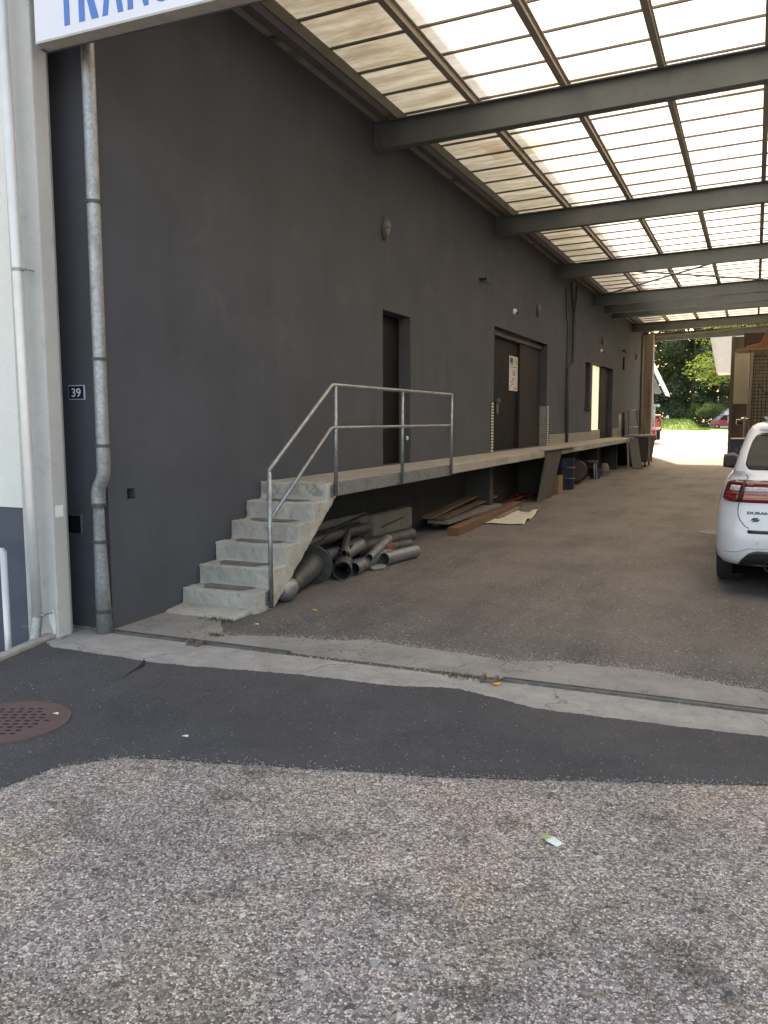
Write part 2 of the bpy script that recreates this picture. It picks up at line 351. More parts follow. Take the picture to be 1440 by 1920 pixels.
def link(name, me, m, parent=None, smooth=False, bevel=0):
    if m is not None: me.materials.clear(); me.materials.append(m)
    o = bpy.data.objects.new(name, me); COL.objects.link(o)
    if parent is not None:
        o.parent = parent
        root = parent
        while root.parent is not None: root = root.parent
        if parent is root and root.type == 'EMPTY' and not root.get('_local'):
            o.matrix_parent_inverse = Matrix.Translation(-Vector(root.location))
    if smooth:
        for p in me.polygons: p.use_smooth = True
        if smooth == 'auto': me.set_sharp_from_angle(angle=R(35))
    if bevel:
        b = o.modifiers.new('bevel', 'BEVEL'); b.width = bevel; b.segments = 2; b.limit_method = 'ANGLE'; b.angle_limit = R(40)
    return o
def tag(o, label, cat, group=None):
    o['label'] = label; o['category'] = cat
    if group: o['group'] = group
    return o
def thing(name, label, cat, loc=(0, 0, 0), group=None, local=False, rz=0):
    e = bpy.data.objects.new(name, None); COL.objects.link(e); e.location = loc; e.rotation_euler = (0, 0, rz)
    e.empty_display_size = .2
    tag(e, label, cat, group)
    if local: LOCAL.append(e); e['_local'] = 1
    return e
LOCAL = []
def struct(o, label=None):
    o['kind'] = 'structure'
    if label: o['label'] = label
    return o
def baked(o):
    dg = bpy.context.evaluated_depsgraph_get(); dg.update()
    me = bpy.data.meshes.new_from_object(o.evaluated_get(dg)); o.modifiers.clear(); o.data = me; return o
def remesh_rough(o, voxel, amp, freq=9):
    r = o.modifiers.new('r', 'REMESH'); r.mode = 'VOXEL'; r.voxel_size = voxel; baked(o)
    nv = len(o.data.vertices); co = [0.0] * (nv * 3); no = [0.0] * (nv * 3)
    o.data.vertices.foreach_get('co', co); o.data.vertex_normals.foreach_get('vector', no)
    for k in range(0, nv * 3, 3):
        c = Vector(co[k:k + 3]); n = (noise.noise(c * freq) + .5 * noise.noise(c * freq * 3.1)) * amp
        co[k] += no[k] * n; co[k + 1] += no[k + 1] * n; co[k + 2] += no[k + 2] * n
    o.data.vertices.foreach_set('co', co); o.data.update()
    for p in o.data.polygons: p.use_smooth = True
    return o
def text_mesh(s, name, m, parent, origin, xdir, zdir, width, height, depth=.003, bold=0.0, align_base=True):
    cu = bpy.data.curves.new('t', 'FONT'); cu.body = s; cu.size = 1; cu.offset = bold; cu.extrude = .5
    o = bpy.data.objects.new('t', cu); COL.objects.link(o)
    dg = bpy.context.evaluated_depsgraph_get(); dg.update()
    me = bpy.data.meshes.new_from_object(o.evaluated_get(dg)); bpy.data.objects.remove(o)
    xs = [v.co.x for v in me.vertices]; ys = [v.co.y for v in me.vertices]
    x0, x1, y0, y1 = min(xs), max(xs), min(ys), max(ys)
    X = Vector(xdir).normalized(); Z = Vector(zdir).normalized(); Y = X.cross(Z)  # Y points away from the reader
    og = Vector(origin)
    for v in me.vertices:
        v.co = og + X * ((v.co.x - x0) / (x1 - x0) * width) + Z * ((v.co.y - y0) / (y1 - y0) * height) - Y * (v.co.z + .5) * depth
    bm = bmesh.new(); bm.from_mesh(me); bmesh.ops.recalc_face_normals(bm, faces=bm.faces); bm.to_mesh(me); bm.free()
    return link(name, me, m, parent)
def dup(root, loc, label=None, group=None, rz=None, scale=None):
    r = root.copy(); COL.objects.link(r); r.location = loc
    if rz is not None: r.rotation_euler = (0, 0, rz)
    if scale: r.scale = scale
    if label: r['label'] = label
    if group: r['group'] = group
    for ch in [c for c in bpy.data.objects if c.parent == root]:
        c = ch.copy(); COL.objects.link(c); c.parent = r
        for g in [g for g in bpy.data.objects if g.parent == ch]:
            d = g.copy(); COL.objects.link(d); d.parent = c
    return r
def wob(x, amp, f, seed=0): return amp * (noise.noise(Vector((x * f, seed, 0))) + .5 * noise.noise(Vector((x * f * 2.7, seed + 9, 0))))

# ================================================================== GROUND
XW = -4.46
def hz(y, x=-9):   # yard rises very gently behind the hall, grass bank on its left side
    if y < 38: return 0.0
    if y < 104: return (y - 38) / 66 * .26
    k = max(0.0, min(1.0, (-6.2 - x) / 2.0)); k = k * k * (3 - 2 * k); b = .26 + min(1, (y - 104) / 20) * .12
    if y < 121: return b + k * (y - 104) / 17 * 1.25
    if y < 127: return b + k * (1.25 - (y - 121) / 6 * 1.25 + (y - 121) / 6 * .35)
    return b + k * .35
def sheet(name, pts, z, m, label=None):
    o = MB().poly([(x, y, z) for x, y in pts]).build(name, m); return struct(o, label)
def interp(tab, x):
    if x <= tab[0][0]: return tab[0][1]
    for (a, b), (c, d) in zip(tab, tab[1:]):
        if x <= c: return b + (d - b) * (x - a) / (c - a)
    return tab[-1][1]
# foreground ground, with the pit beside the white building left out
g = MB()
PX0, PY0, PY1 = -9.0, 2.6, 4.75
g.poly([(-150, -150, 0), (150, -150, 0), (150, PY0, 0), (-150, PY0, 0)])
g.poly([(-4.25, PY0, 0), (150, PY0, 0), (150, 4.9, 0), (-5.2, 4.9, 0), (-5.2, 4.69, 0), (-4.67, 4.69, 0), (-4.67, 4.48, 0)])
g.poly([(-150, PY0, 0), (PX0, PY0, 0), (PX0, PY1, 0), (-150, PY1, 0)])
struct(g.build('ground', AGG), 'coarse pebbled asphalt in front of the covered passage')
pit = MB(); pit.poly([(PX0, PY0, -.9), (-4.1, PY0, -.9), (-4.1, 5.2, -.9), (PX0, 5.2, -.9)])
struct(pit.build('sunken_yard', CONC_APRON))
rw = MB(); rw.prism([(-4.26, PY0), (-4.68, 4.48), (-4.70, 4.75), (-4.9, 4.75), (-4.76, 4.46), (-4.34, PY0)], 'z', -.9, .03)
remesh_rough(struct(rw.build('kerb', CONC_STRIP), 'narrow concrete kerb along the edge of the sunken area'), .011, .005, 22)
# inner floor
struct(MB().poly([(-150, 4.9, 0), (150, 4.9, 0), (150, 38, 0), (-150, 38, 0)]).build('hall_floor', ASPH_OLD), 'worn brownish asphalt floor of the covered passage')
# dark asphalt patch
TA = [(-4.7, 4.44), (-4.51, 4.33), (-3.53, 4.31), (-2.57, 4.46), (-1.92, 4.49), (-1.56, 4.60), (-1.3, 4.52), (-1.03, 4.44), (-.44, 4.46), (.13, 4.49), (8, 4.5)]
TB = [(-4.4, 1.0), (-3.6, 2.0), (-2.95, 2.51), (-2.91, 2.77), (-2.7, 2.99), (-1.86, 3.22), (-1.15, 3.41), (-.66, 3.59), (.12, 3.88), (1.5, 4.0), (8, 4.1)]
def strip(name, xa, xb, f0, f1, z, m, n=400, label=None):
    s = MB(); 
    for i in range(n + 1):
        x = xa + (xb - xa) * i / n; s.v += [(x, f0(x), z), (x, f1(x), z)]
    s.f = [(2 * i, 2 * i + 2, 2 * i + 3, 2 * i + 1) for i in range(n)]
    return struct(s.build(name, m), label)
def fB(x): return interp(TB, x) + wob(x, .016, 9, 3) + wob(x, .014, 70, 4)
def fA(x): return interp(TA, x) + wob(x, .016, 5, 1) + wob(x, .014, 45, 2)
strip('asphalt_patch', -4.32, 8, lambda x: max(fB(x), 2.62) if x < -4.2 else fB(x), fA, .004, ASPH_NEW, 900, 'smooth dark asphalt strip laid in front of the threshold')
def edge_left(x): return 4.48 - (x + 4.67) * (4.48 - PY0) / .42 * 1.0
strip('asphalt_patch', -4.665, -4.32, lambda x: edge_left(x) + .01, fA, .0045, ASPH_NEW, 60, 'dark asphalt reaching up to the kerb beside the pillar')
strip('threshold_strip', -4.66, 8, lambda x: fA(x) - .03, lambda x: 4.80 + .01 * (x + 4.5), .002, CONC_STRIP, 400, 'pale rough concrete threshold strip')
TC = [(-4.46, 5.6), (-3.95, 5.52), (-3.6, 5.15), (-3.53, 5.12), (-2.46, 5.37), (-1.41, 5.3), (-.77, 5.45), (.14, 5.26), (8, 5.3)]
strip('concrete_apron', -4.46, 8, lambda x: 4.86 + .01 * (x + 4.5), lambda x: interp(TC, x) + wob(x, .05, 3, 6) + wob(x, .03, 22, 7) + wob(x, .02, 90, 8), .003, CONC_APRON, 500, 'cracked grey concrete apron behind the floor rail')
# joint filled with dirt
strip('joint', -4.46, 8, lambda x: 4.80 + .01 * (x + 4.5), lambda x: 4.862 + .01 * (x + 4.5), .001, mat('joint dirt', (.06, .052, .042), (.11, .10, .08), scale=30, rough=.95, bump=.8), 60)
# yard, bank, forest floor
def sloped(name, y0, y1, m, n=24, label=None, ztop=0, jit=0):
    s = MB(); xs = [-150, -100, -60, -40, -30, -25] + [-20 + i * .5 for i in range(49)] + [5, 7, 10, 20, 60, 150]
    for j in range(n + 1):
        y = y0 + (y1 - y0) * j / n
        for x in xs: s.v.append((x, y, hz(y, x) + ztop + (jit * noise.noise(Vector((x * .5, y * .8, 0))) if 0 < j < n else 0)))
    for j in range(n):
        for i in range(60): a = j * 61 + i; s.f.append((a, a + 1, a + 62, a + 61))
    return struct(s.build(name, m, smooth=True), label)
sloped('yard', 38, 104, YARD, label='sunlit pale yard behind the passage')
GRASS = mat('grass', (.09, .17, .025), (.13, .22, .04), scale=1.5, rough=.9, bump=1, bscale=20, stain=(.06, .11, .02), sscale=.6)
sloped('grass_bank', 104, 130, GRASS, 40, 'low green grass bank at the far side of the yard', 0, .12)
sloped('forest_floor', 130, 500, mat('leaf litter', (.04, .05, .02), (.06, .06, .03), rough=.95), 20)
# tufts of grass on the bank
s = MB(); rg = random.Random(3)
for i in range(5000):
    x = rg.uniform(-20, -5); y = rg.uniform(105, 128); z = hz(y, x); h = rg.uniform(.08, .3); a = rg.uniform(0, 6.28); w_ = .05
    s.add([(x - w_ * math.cos(a), y - w_ * math.sin(a), z), (x + w_ * math.cos(a), y + w_ * math.sin(a), z), (x + rg.uniform(-.1, .1), y + rg.uniform(-.1, .1), z + h)], [(0, 1, 2)])
o = s.build('grass', m_leaf('grass blade', (.12, .22, .03), (.16, .26, .05), .4)); o['kind'] = 'stuff'; o['label'] = 'long grass on the bank at the edge of the yard'

# small stones and bits scattered over the asphalt
s = MB(); rg = random.Random(11)
def pebble(s, x, y, z, r):
    k = []; a0 = rg.uniform(0, 6.28); el = rg.uniform(.55, 1)
    for i in range(6):
        a = a0 + i * math.pi / 3; rr = r * rg.uniform(.75, 1.1); k.append((x + rr * math.cos(a), y + rr * el * math.sin(a)))
    s.add([(a, b, z) for a, b in k] + [(x + (a - x) * .55, y + (b - y) * .55, z + r * .5) for a, b in k], [(i, (i + 1) % 6, 6 + (i + 1) % 6, 6 + i) for i in range(6)] + [tuple(range(6, 12))])
for i in range(420):
    x = rg.uniform(-4.3, 1.0); y = rg.uniform(2.6, 4.5)
    if fB(x) < y < fA(x): pebble(s, x, y, .0045, rg.choice([.002, .003, .003, .005]))
for i in range(2600):
    y = 5.35 + 7 * rg.random() ** 1.5; x = rg.uniform(-3.6, 1.4); pebble(s, x, y, .0003, rg.choice([.002, .003, .004, .004, .007]))
for i in range(260): pebble(s, rg.uniform(-4.4, 1), rg.uniform(4.82, 4.9), .001, rg.uniform(.004, .011))
for i in range(1500):
    x = rg.uniform(-4.2, 1); pebble(s, x, fB(x) + rg.gauss(0, .03), .003, rg.uniform(.003, .006))
for i in range(2600):
    x = rg.uniform(-3.6, 1.2); pebble(s, x, interp(TC, x) + rg.gauss(0, .06), .002, rg.uniform(.002, .007))
o = s.build('grit', mat('pale grit', (.36, .34, .30), (.22, .205, .185), scale=90, rough=.8)); o['kind'] = 'stuff'; o['label'] = 'loose pale grit scattered on the asphalt'
# loose pebbles standing proud in the coarse asphalt
peb_c = [mat('grey pebble', (.34, .30, .28), (.25, .22, .205), scale=60), mat('pale pebble', (.60, .55, .49), (.46, .42, .38), scale=60), mat('brown pebble', (.26, .21, .17), (.17, .14, .12), scale=60)]
for ci, (mm, cnt) in enumerate(zip(peb_c, (5200, 2400, 1800))):
    s = MB()
    for i in range(cnt):
        y = 1.2 + 2.6 * rg.random(); x = rg.uniform(-3.2, .9)
        if y < fB(x) - .01: pebble(s, x, y, -.001, rg.uniform(.003, .0072))
    o = s.build('pebbles', mm); o['kind'] = 'stuff'; o['label'] = ['grey', 'pale', 'brown'][ci] + ' pebbles bedded in the coarse asphalt'

# crack in the dark asphalt
s = MB(); pts = [(-3.56, 3.86), (-3.55, 3.98), (-3.585, 4.1), (-3.60, 4.2), (-3.655, 4.29), (-3.69, 4.33)]; wd = [.001, .004, .010, .022, .012, .002]
for (x, y), q in zip(pts, wd): s.v += [(x - q, y, .0055), (x + q, y + .004, .0055)]
s.f = [(2 * i, 2 * i + 2, 2 * i + 3, 2 * i + 1) for i in range(5)]
struct(s.build('asphalt_crack', HOLE), 'dark open crack in the new asphalt near the pillar')

# manhole cover
mh = thing('manhole_cover', 'round rusty perforated drain cover set in the dark asphalt', 'manhole cover', (-3.55, 3.09, 0))
c = (-3.575, 3.105)
s = MB(); s.lathe([(.290, .0), (.322, .0), (.320, .008), (.292, .008)], (c[0], c[1], .004)); s.build('frame', RUST, mh, smooth='auto')
bm = bmesh.new()
s = MB(); n = 48; s.rings([[(c[0] + q * math.cos(2 * math.pi * i / n), c[1] + q * math.sin(2 * math.pi * i / n), z) for i in range(n)] for q, z in ((.288, .003), (.286, .0115), (.282, .0125))]); s.build('cover', RUST, mh)
s = MB(); ca, sa_ = math.cos(R(25)), math.sin(R(25))
for i in range(-5, 6):
    for j in range(-4, 5):
        u, v_ = i * .052 + (j % 2) * .010, j * .046
        if u * u + v_ * v_ > .215 ** 2: continue
        x, y = c[0] + u * ca - v_ * sa_, c[1] + u * sa_ + v_ * ca
        s.poly([(x + .0165 * math.cos(a) * ca - .011 * math.sin(a) * sa_, y + .0165 * math.cos(a) * sa_ + .011 * math.sin(a) * ca, .0135) for a in [k * math.pi / 5 for k in range(10)]])
s.build('drain_hole', HOLE, mh)['kind'] = 'stuff'

# floor rails
def rail(x0, x1, label):
    t = thing('floor_rail', label, 'rail', ((x0 + x1) / 2, 4.84, 0), 'steel guide rails in the threshold')
    f = lambda x: 4.83 + .01 * (x + 4.5)
    s = MB()
    for d0, d1, z in ((-.022, -.012, .018), (-.004, .016, .010), (.020, .028, .018)):
        s.add([(x0, f(x0) + d0, 0), (x1, f(x1) + d0, 0), (x1, f(x1) + d1, 0), (x0, f(x0) + d1, 0), (x0, f(x0) + d0, z), (x1, f(x1) + d0, z), (x1, f(x1) + d1, z), (x0, f(x0) + d1, z)],
              [(0, 3, 2, 1), (4, 5, 6, 7), (0, 1, 5, 4), (1, 2, 6, 5), (2, 3, 7, 6), (3, 0, 4, 7)])
    s.build('rail', mat('worn rail steel', (.20, .19, .175), (.11, .10, .09), scale=14, rough=.45, metal=.5), t); return t
rail(-4.5, -2.87, 'short steel guide rail in the floor beside the pillar'); rail(-1.36, 4.2, 'steel guide rail in the threshold running past the orange leaf')
def stop(x, y, label):
    t = thing('gate_stop', label, 'gate stop', (x, y, 0), 'small steel gate stops')
    s = MB(); s.box(x - .05, x - .03, y - .04, y + .03, 0, .045); s.box(x + .03, x + .05, y - .04, y + .03, 0, .04); s.box(x - .03, x + .03, y - .03, y + .0, 0, .012)
    s.build('bracket', mat('rusty bracket', (.12, .09, .07), (.17, .15, .13), scale=30, rough=.8, metal=.3), t, bevel=.003)
stop(-3.6, 4.775, 'small steel gate stop astride the left floor rail'); stop(-1.42, 4.80, 'small rusty gate stop holding an orange leaf')
# leaf, litter
def flat_bit(name, label, cat, x, y, z, pts, m, curl=.004):
    s = MB(); n = len(pts); s.add([(x + a, y + b, z + curl * (i % 2)) for i, (a, b) in enumerate(pts)] + [(x + a * .9, y + b * .9, z + .003 + curl * (i % 2)) for i, (a, b) in enumerate(pts)],
        [tuple(range(n))[::-1], tuple(range(n, 2 * n))] + [(i, (i + 1) % n, n + (i + 1) % n, n + i) for i in range(n)])
    return tag(s.build(name, m), label, cat)
flat_bit('fallen_leaf', 'single orange yellow leaf lying at the rusty gate stop', 'leaf', -1.37, 4.765, .006, [(-.025, -.01), (-.005, -.03), (.02, -.02), (.03, .005), (.005, .018), (-.02, .012)], mat('orange leaf', (.75, .33, .02), (.6, .22, .02)), .006)
flat_bit('fallen_leaf', 'tiny orange leaf on the asphalt right of the stair foot', 'leaf', -3.34, 6.08, .002, [(-.03, 0), (0, -.02), (.03, .005), (0, .02)], mat('orange leaf', (.75, .33, .02)), .006)
t = thing('litter_wrapper', 'crumpled white and lime green wrapper on the coarse asphalt', 'litter', (-.64, 3.0, 0))
s = MB(); s.add([(-0.6832, 3.0340, 0.0042), (-0.6544, 2.9980, 0.0084), (-0.6112, 2.9770, 0.0056), (-0.5932, 2.9980, 0.0126), (-0.6328, 3.0280, 0.0154), (-0.6652, 3.0490, 0.0070)], [(0, 1, 4, 5), (1, 2, 3, 4)])
o = s.build('paper', mat('wrapper white', (.75, .78, .72), (.6, .65, .55), scale=40, rough=.4), t); 
so = o.modifiers.new('s', 'SOLIDIFY'); so.thickness = .002
s = MB(); s.add([(-0.6854, 3.0340, 0.0070), (-0.6652, 3.0100, 0.0098), (-0.6458, 3.0250, 0.0140), (-0.6688, 3.0508, 0.0098)], [(0, 1, 2, 3)])
o = s.build('printed_band', mat('lime print', (.42, .48, .18), (.36, .42, .14), rough=.4), t); so = o.modifiers.new('s', 'SOLIDIFY'); so.thickness = .001
def weed(x, y, label, n=60, h=.035, spread=.05):
    s = MB(); rr = random.Random(int(x * 1000))
    for i in range(n):
        a = rr.uniform(0, 6.28); bx = x + rr.gauss(0, spread); by = y + rr.gauss(0, spread * .35); hh = h * rr.uniform(.4, 1.2); w_ = .0035; le = rr.uniform(0, .03)
        s.add([(bx - w_ * math.sin(a), by + w_ * math.cos(a), .002), (bx + w_ * math.sin(a), by - w_ * math.cos(a), .002), (bx + le * math.cos(a), by + le * math.sin(a), hh)], [(0, 1, 2)])
    tag(s.build('weed', m_leaf('weed green', (.07, .11, .03), (.10, .13, .04), .3)), label, 'weed', 'weeds in the concrete joints')
weed(-3.88, 5.47, 'low green weed growing along the lowest stair slab', 120, .03, .09); weed(-3.63, 5.05, 'small green weed alone on the concrete apron', 60, .035, .04); weed(-1.62, 4.82, 'green weed in the joint left of the rusty gate stop', 90, .03, .07)
for (x, y, lab) in ((-3.52, 5.46, 'broken white chip on the concrete right of the weed'), (-2.58, 3.32, 'white paper scrap on the dark asphalt left of centre'), (-3.42, 3.29, 'white scrap on the rim of the drain cover')):
    flat_bit('paper_scrap', lab, 'scrap', x, y, .014 if y < 3.31 and x < -3 else .006, [(-.018, -.006), (0, -.012), (.02, -.004), (.012, .010), (-.01, .012)], mat('scrap white', (.75, .74, .70), (.6, .59, .55)), .004)
# drain grate in the hall
t = thing('drain_grate', 'thin oval looking drain cover on the floor left of the white car', 'drain cover', (-.42, 12.6, 0))
s = MB(); s.lathe([(.22, 0), (.24, 0), (.24, .006), (.22, .006)], (-.42, 12.6, .001)); s.build('frame', mat('pale frame', (.15, .14, .125), (.11, .10, .09)), t)
s = MB()
for k in range(-3, 4): s.box(-.42 - .16, -.42 + .16, 12.6 + k * .05 - .014, 12.6 + k * .05 + .014, .001, .006)
s.build('grate', mat('dark grate', (.05, .045, .04)), t)

# ================================================================== MAIN BUILDING
HB = 9.4
B = thing('warehouse_building', 'long dark grey rendered warehouse wall along the left of the passage', 'building', (XW, 20, 0))
OPEN = [(10.04, 11.0, .999, 3.03), (15.12, 19.45, .999, 3.33), (24.25, 25.0, 1.93, 3.24), (25.38, 29.3, .999, 3.30), (5.11, 5.2, .99, 1.075)]
def walled(s, x, y0, y1, z0, z1, ops, depth):
    ys = sorted({y0, y1} | {q for o in ops for q in o[:2]}); zs = sorted({z0, z1} | {q for o in ops for q in o[2:]})
    for a, b in zip(ys, ys[1:]):
        for c_, d in zip(zs, zs[1:]):
            if any(o[0] <= a and b <= o[1] and o[2] <= c_ and d <= o[3] for o in ops): continue
            s.quad((x, a, c_), (x, b, c_), (x, b, d), (x, a, d))
    for a, b, c_, d in ops:
        X = x - depth
        s.quad((x, a, c_), (x, a, d), (X, a, d), (X, a, c_)); s.quad((x, b, c_), (X, b, c_), (X, b, d), (x, b, d))
        s.quad((x, a, d), (x, b, d), (X, b, d), (X, a, d)); s.quad((x, a, c_), (X, a, c_), (X, b, c_), (x, b, c_))
        s.quad((X, a, c_), (X, a, d), (X, b, d), (X, b, c_))
s = MB(); walled(s, XW, 4.9, 38, 0, HB, OPEN, .24)
# corner face with a small recess
bx0, bx1, bz0, bz1 = -4.875, -4.725, .735, .87
for a, b, c_, d in ((-14, bx0, 0, HB), (bx1, XW, 0, HB), (bx0, bx1, 0, bz0), (bx0, bx1, bz1, HB)): s.quad((a, 4.9, c_), (b, 4.9, c_), (b, 4.9, d), (a, 4.9, d))
s.box(-14, -14.1, 4.9, 38, 0, HB); s.box(-14, XW, 38, 38.1, 0, HB)
w_o = s.build('wall', WALL, B)
bm = bmesh.new(); bm.from_mesh(w_o.data); bmesh.ops.remove_doubles(bm, verts=bm.verts, dist=.0005); bmesh.ops.recalc_face_normals(bm, faces=bm.faces); bm.to_mesh(w_o.data); bm.free()
MB().box(-14.2, XW + .03, 4.88, 38.2, HB, HB + .15).build('roof', STEEL, B)
s = MB(); s.box(bx0, bx1, 4.93, 5.1, bz0, bz1); s.build('vent_hole', HOLE, B)
MB().box(bx1 - .012, bx1 + .004, 4.892, 4.925, bz0 - .01, bz1 + .012).build('vent_frame', mat('hatch edge', (.16, .155, .16)), B)
MB().box(XW - .2, XW - .06, 5.112, 5.198, .992, 1.073).build('vent_hole', HOLE, B)
# side door
d = MB().box(XW - .2, XW - .17, 10.06, 10.98, 1.0, 3.01).build('side_door', DARK, B)
MB().tube([(XW - .17, 10.12, 2.02), (XW - .12, 10.12, 2.02), (XW - .12, 10.24, 2.02)], .009).build('handle', CHROME, d, smooth=True)
MB().lathe([(.03, 0), (.03, .015), (.001, .02)], (XW - .015, 10.9, 1.35), (1, 0, 0)).build('latch', mat('white knob', (.6, .6, .58)), d)
# big sliding door
sd_ = MB().box(XW - .235, XW - .215, 15.13, 17.62, 1.0, 3.31).build('sliding_door', DARK, B)
dp = MB().box(XW - .215, XW - .16, 17.60, 19.43, 1.0, 3.31).build('door_leaf', DOORG, B)
s = MB().box(XW - .213, XW - .15, 15.95, 16.1, 1.95, 2.02); s.box(XW - .213, XW - .19, 15.98, 16.12, 1.72, 1.92); s.build('handle', mat('grey handle', (.12, .13, .12)), sd_)
MB().box(XW - .21, XW - .12, 15.13, 19.43, 3.22, 3.32).build('door_track', STEEL_D, B)
# corner guards, perforated strip
def guard(y0, y1, z1, plate):
    o = MB().box(XW + .002, XW + .010, y0, y1, 1.0, z1).build('corner_guard', GALV_D, B)
    if plate: MB().box(XW - .15, XW - .146, y0 - .03, y0 - .012, 1.0, z1).build('guard_plate', GALV_D, B)
    s = MB(); n = 17; 
    for k in range(n):
        z = 1.03 + (z1 - 1.06) * k / (n - 1); s.box(XW + .010, XW + .014, y0 + .02, y1 - .02, z - .014, z + .014)
    s.build('reflector', mat('white dot', (.72, .70, .65)), o)
guard(14.93, 15.1, 1.93, False); guard(19.47, 19.66, 1.93, False)
MB().box(XW - .16, XW - .002, 19.44, 19.448, 1.0, 1.92).build('jamb_plate', GALV, B)
# narrow window and third door
wi = MB().box(XW - .2, XW - .16, 24.27, 24.98, 1.95, 3.22).build('window', DARK, B)
MB().box(XW + .002, XW + .05, 24.2, 25.04, 1.88, 1.925).build('window_sill', DOORG, wi)
MB().box(XW - .235, XW - .20, 25.4, 27.75, 1.0, 3.28).build('plastic_curtain', STRIPD, B)
MB().box(XW - .2, XW - .14, 27.72, 29.28, 1.0, 3.28).build('door_leaf', DOORG, B)
MB().box(XW - .199, XW - .13, 25.4, 27.7, 1.0, 1.28).build('kick_board', BRICK_W, B)
# pale tile skirting above the platform
def skirting(y0, y1, z1):
    s = MB(); z = 1.005; r = 0
    while z < z1:
        y = y0 + (r % 2) * .09
        while y < y1 - .05: s.box(XW + .002, XW + .02, y, min(y + .17, y1), z, z + .042); y += .18
        z += .05; r += 1
    s.build('tile_skirting', BRICK_W, B)
skirting(19.7, 25.3, 1.24); skirting(29.4, 30.6, 1.3)
# rear pier
MB().box(XW + .002, -4.06, 37.4, 38.0, 0, 5.2).build('pier', mat('brown grey pier', (.27, .245, .215), (.22, .20, .175), rough=.85), B)
MB().box(-4.2, -4.16, 37.37, 37.398, 1.6, 3.3).build('slot_frame', STEEL_D, B)
MB().tube([(XW + .06, 36.7, .2), (XW + .06, 36.7, 5.1)], .05).build('conduit', STEEL_D, B, smooth=True)

# pillar at the entrance
P = thing('entrance_pillar', 'pale concrete pillar at the left of the passage entrance', 'pillar', (-4.8, 4.65, 0))
s = MB().box(-4.96, -4.66, 4.54, 4.68, -.9, 7.2).build('shaft', PILLAR, P, bevel=.012)
MB().box(-5.05, -4.672, 4.682, 4.70, 0, 4.6).build('jamb_strip', mat('grey jamb', (.22, .22, .22), (.3, .3, .29), rough=.8), P)
s = MB(); s.poly([(-4.76 + a, 4.537, b) for a, b in ((.015, .15), (.03, .20), (.05, .19), (.065, .22), (.08, .16), (.085, .09), (.078, .03), (.06, .02), (.05, .07), (.03, .10))]); s.build('paint_splash', WHITEP, P)
MB().box(-4.658, -4.655, 4.565, 4.64, .90, .985).build('sticker', WHITEP, P)

# white building on the left
Wb = thing('white_building', 'white rendered building with dark plinth at the left edge', 'building', (-8, 4.9, 0))
MB().box(-16, -4.962, 4.76, 4.88, .93, 8.4).build('wall', WHITE_R, Wb)
MB().box(-16, -4.962, 4.775, 4.88, -.9, .93).build('plinth', PLINTH, Wb)
MB().box(-16.2, -4.962, 4.5, 4.9, 8.4, 8.6).build('roof', STEEL, Wb)

# railing beside the pit
t = thing('guard_rail', 'pale grey steel tube guard rail at the left edge of the photo', 'railing', (-5.3, 4.36, -.2))
MB().tube([(-4.97, 4.36, -.9), (-4.97, 4.36, .66)], .024).build('post', PIPE_L, t, smooth=True)
MB().tube([(-4.97, 4.36, .66), (-8.5, 4.36, .66)], .024).build('top_rail', PIPE_L, t, smooth=True)
MB().tube([(-4.99, 4.36, .22), (-8.5, 4.36, .22)], .014).build('mid_rail', STEEL, t, smooth=True)
MB().tube([(-7.5, 4.36, -.9), (-7.5, 4.36, .66)], .024).build('post', PIPE_L, t, smooth=True)

# fascia sign
F = thing('fascia_sign', 'white fascia sign with blue capital letters above the entrance', 'sign', (-1, 4.5, 4.13))
MB().box(-4.52, 5.2, 4.45, 4.56, 4.13, 5.35).build('sign_board', mat('white sign sheet', (.74, .75, .80), (.70, .71, .76), scale=1, rough=.4), F)
MB().box(-4.52, 5.2, 4.447, 4.562, 4.115, 4.1295).build('edge_trim', mat('cream trim', (.5, .49, .44), (.36, .35, .31), scale=9), F)
MB().box(-4.60, 5.2, 4.562, 4.63, 4.14, 5.34).build('lintel', mat('lintel grey', (.16, .155, .15), (.13, .125, .12), rough=.8), F)
cur = [('T', -4.315, .155), ('R', -4.135, .165), ('A', -3.94, .17), ('N', -3.735, .165), ('S', -3.545, .17), ('P', -3.345, .165), ('O', -3.15, .17), ('R', -2.95, .165), ('T', -2.76, .155), ('S', -2.58, .17)]
for ch, x, wd_ in cur: text_mesh(ch, 'letter', BLUE_S, F, (x, 4.448, 4.185), (1, 0, 0), (0, 0, 1), wd_, .46, .004, .052)

# house number
t = thing('house_number_plate', 'small navy enamel plate with white number 39', 'number plate', (-4.715, 4.895, 1.82))
MB().box(-4.797, -4.64, 4.888, 4.8985, 1.762, 1.872).build('plate', mat('plate edge', (.62, .64, .66)), t, bevel=.002)
MB().box(-4.790, -4.647, 4.885, 4.8878, 1.769, 1.865).build('enamel_face', NAVY, t)
text_mesh('39', 'number', mat('white enamel', (.8, .8, .8)), t, (-4.763, 4.884, 1.783), (1, 0, 0), (0, 0, 1), .09, .066, .002, .012)

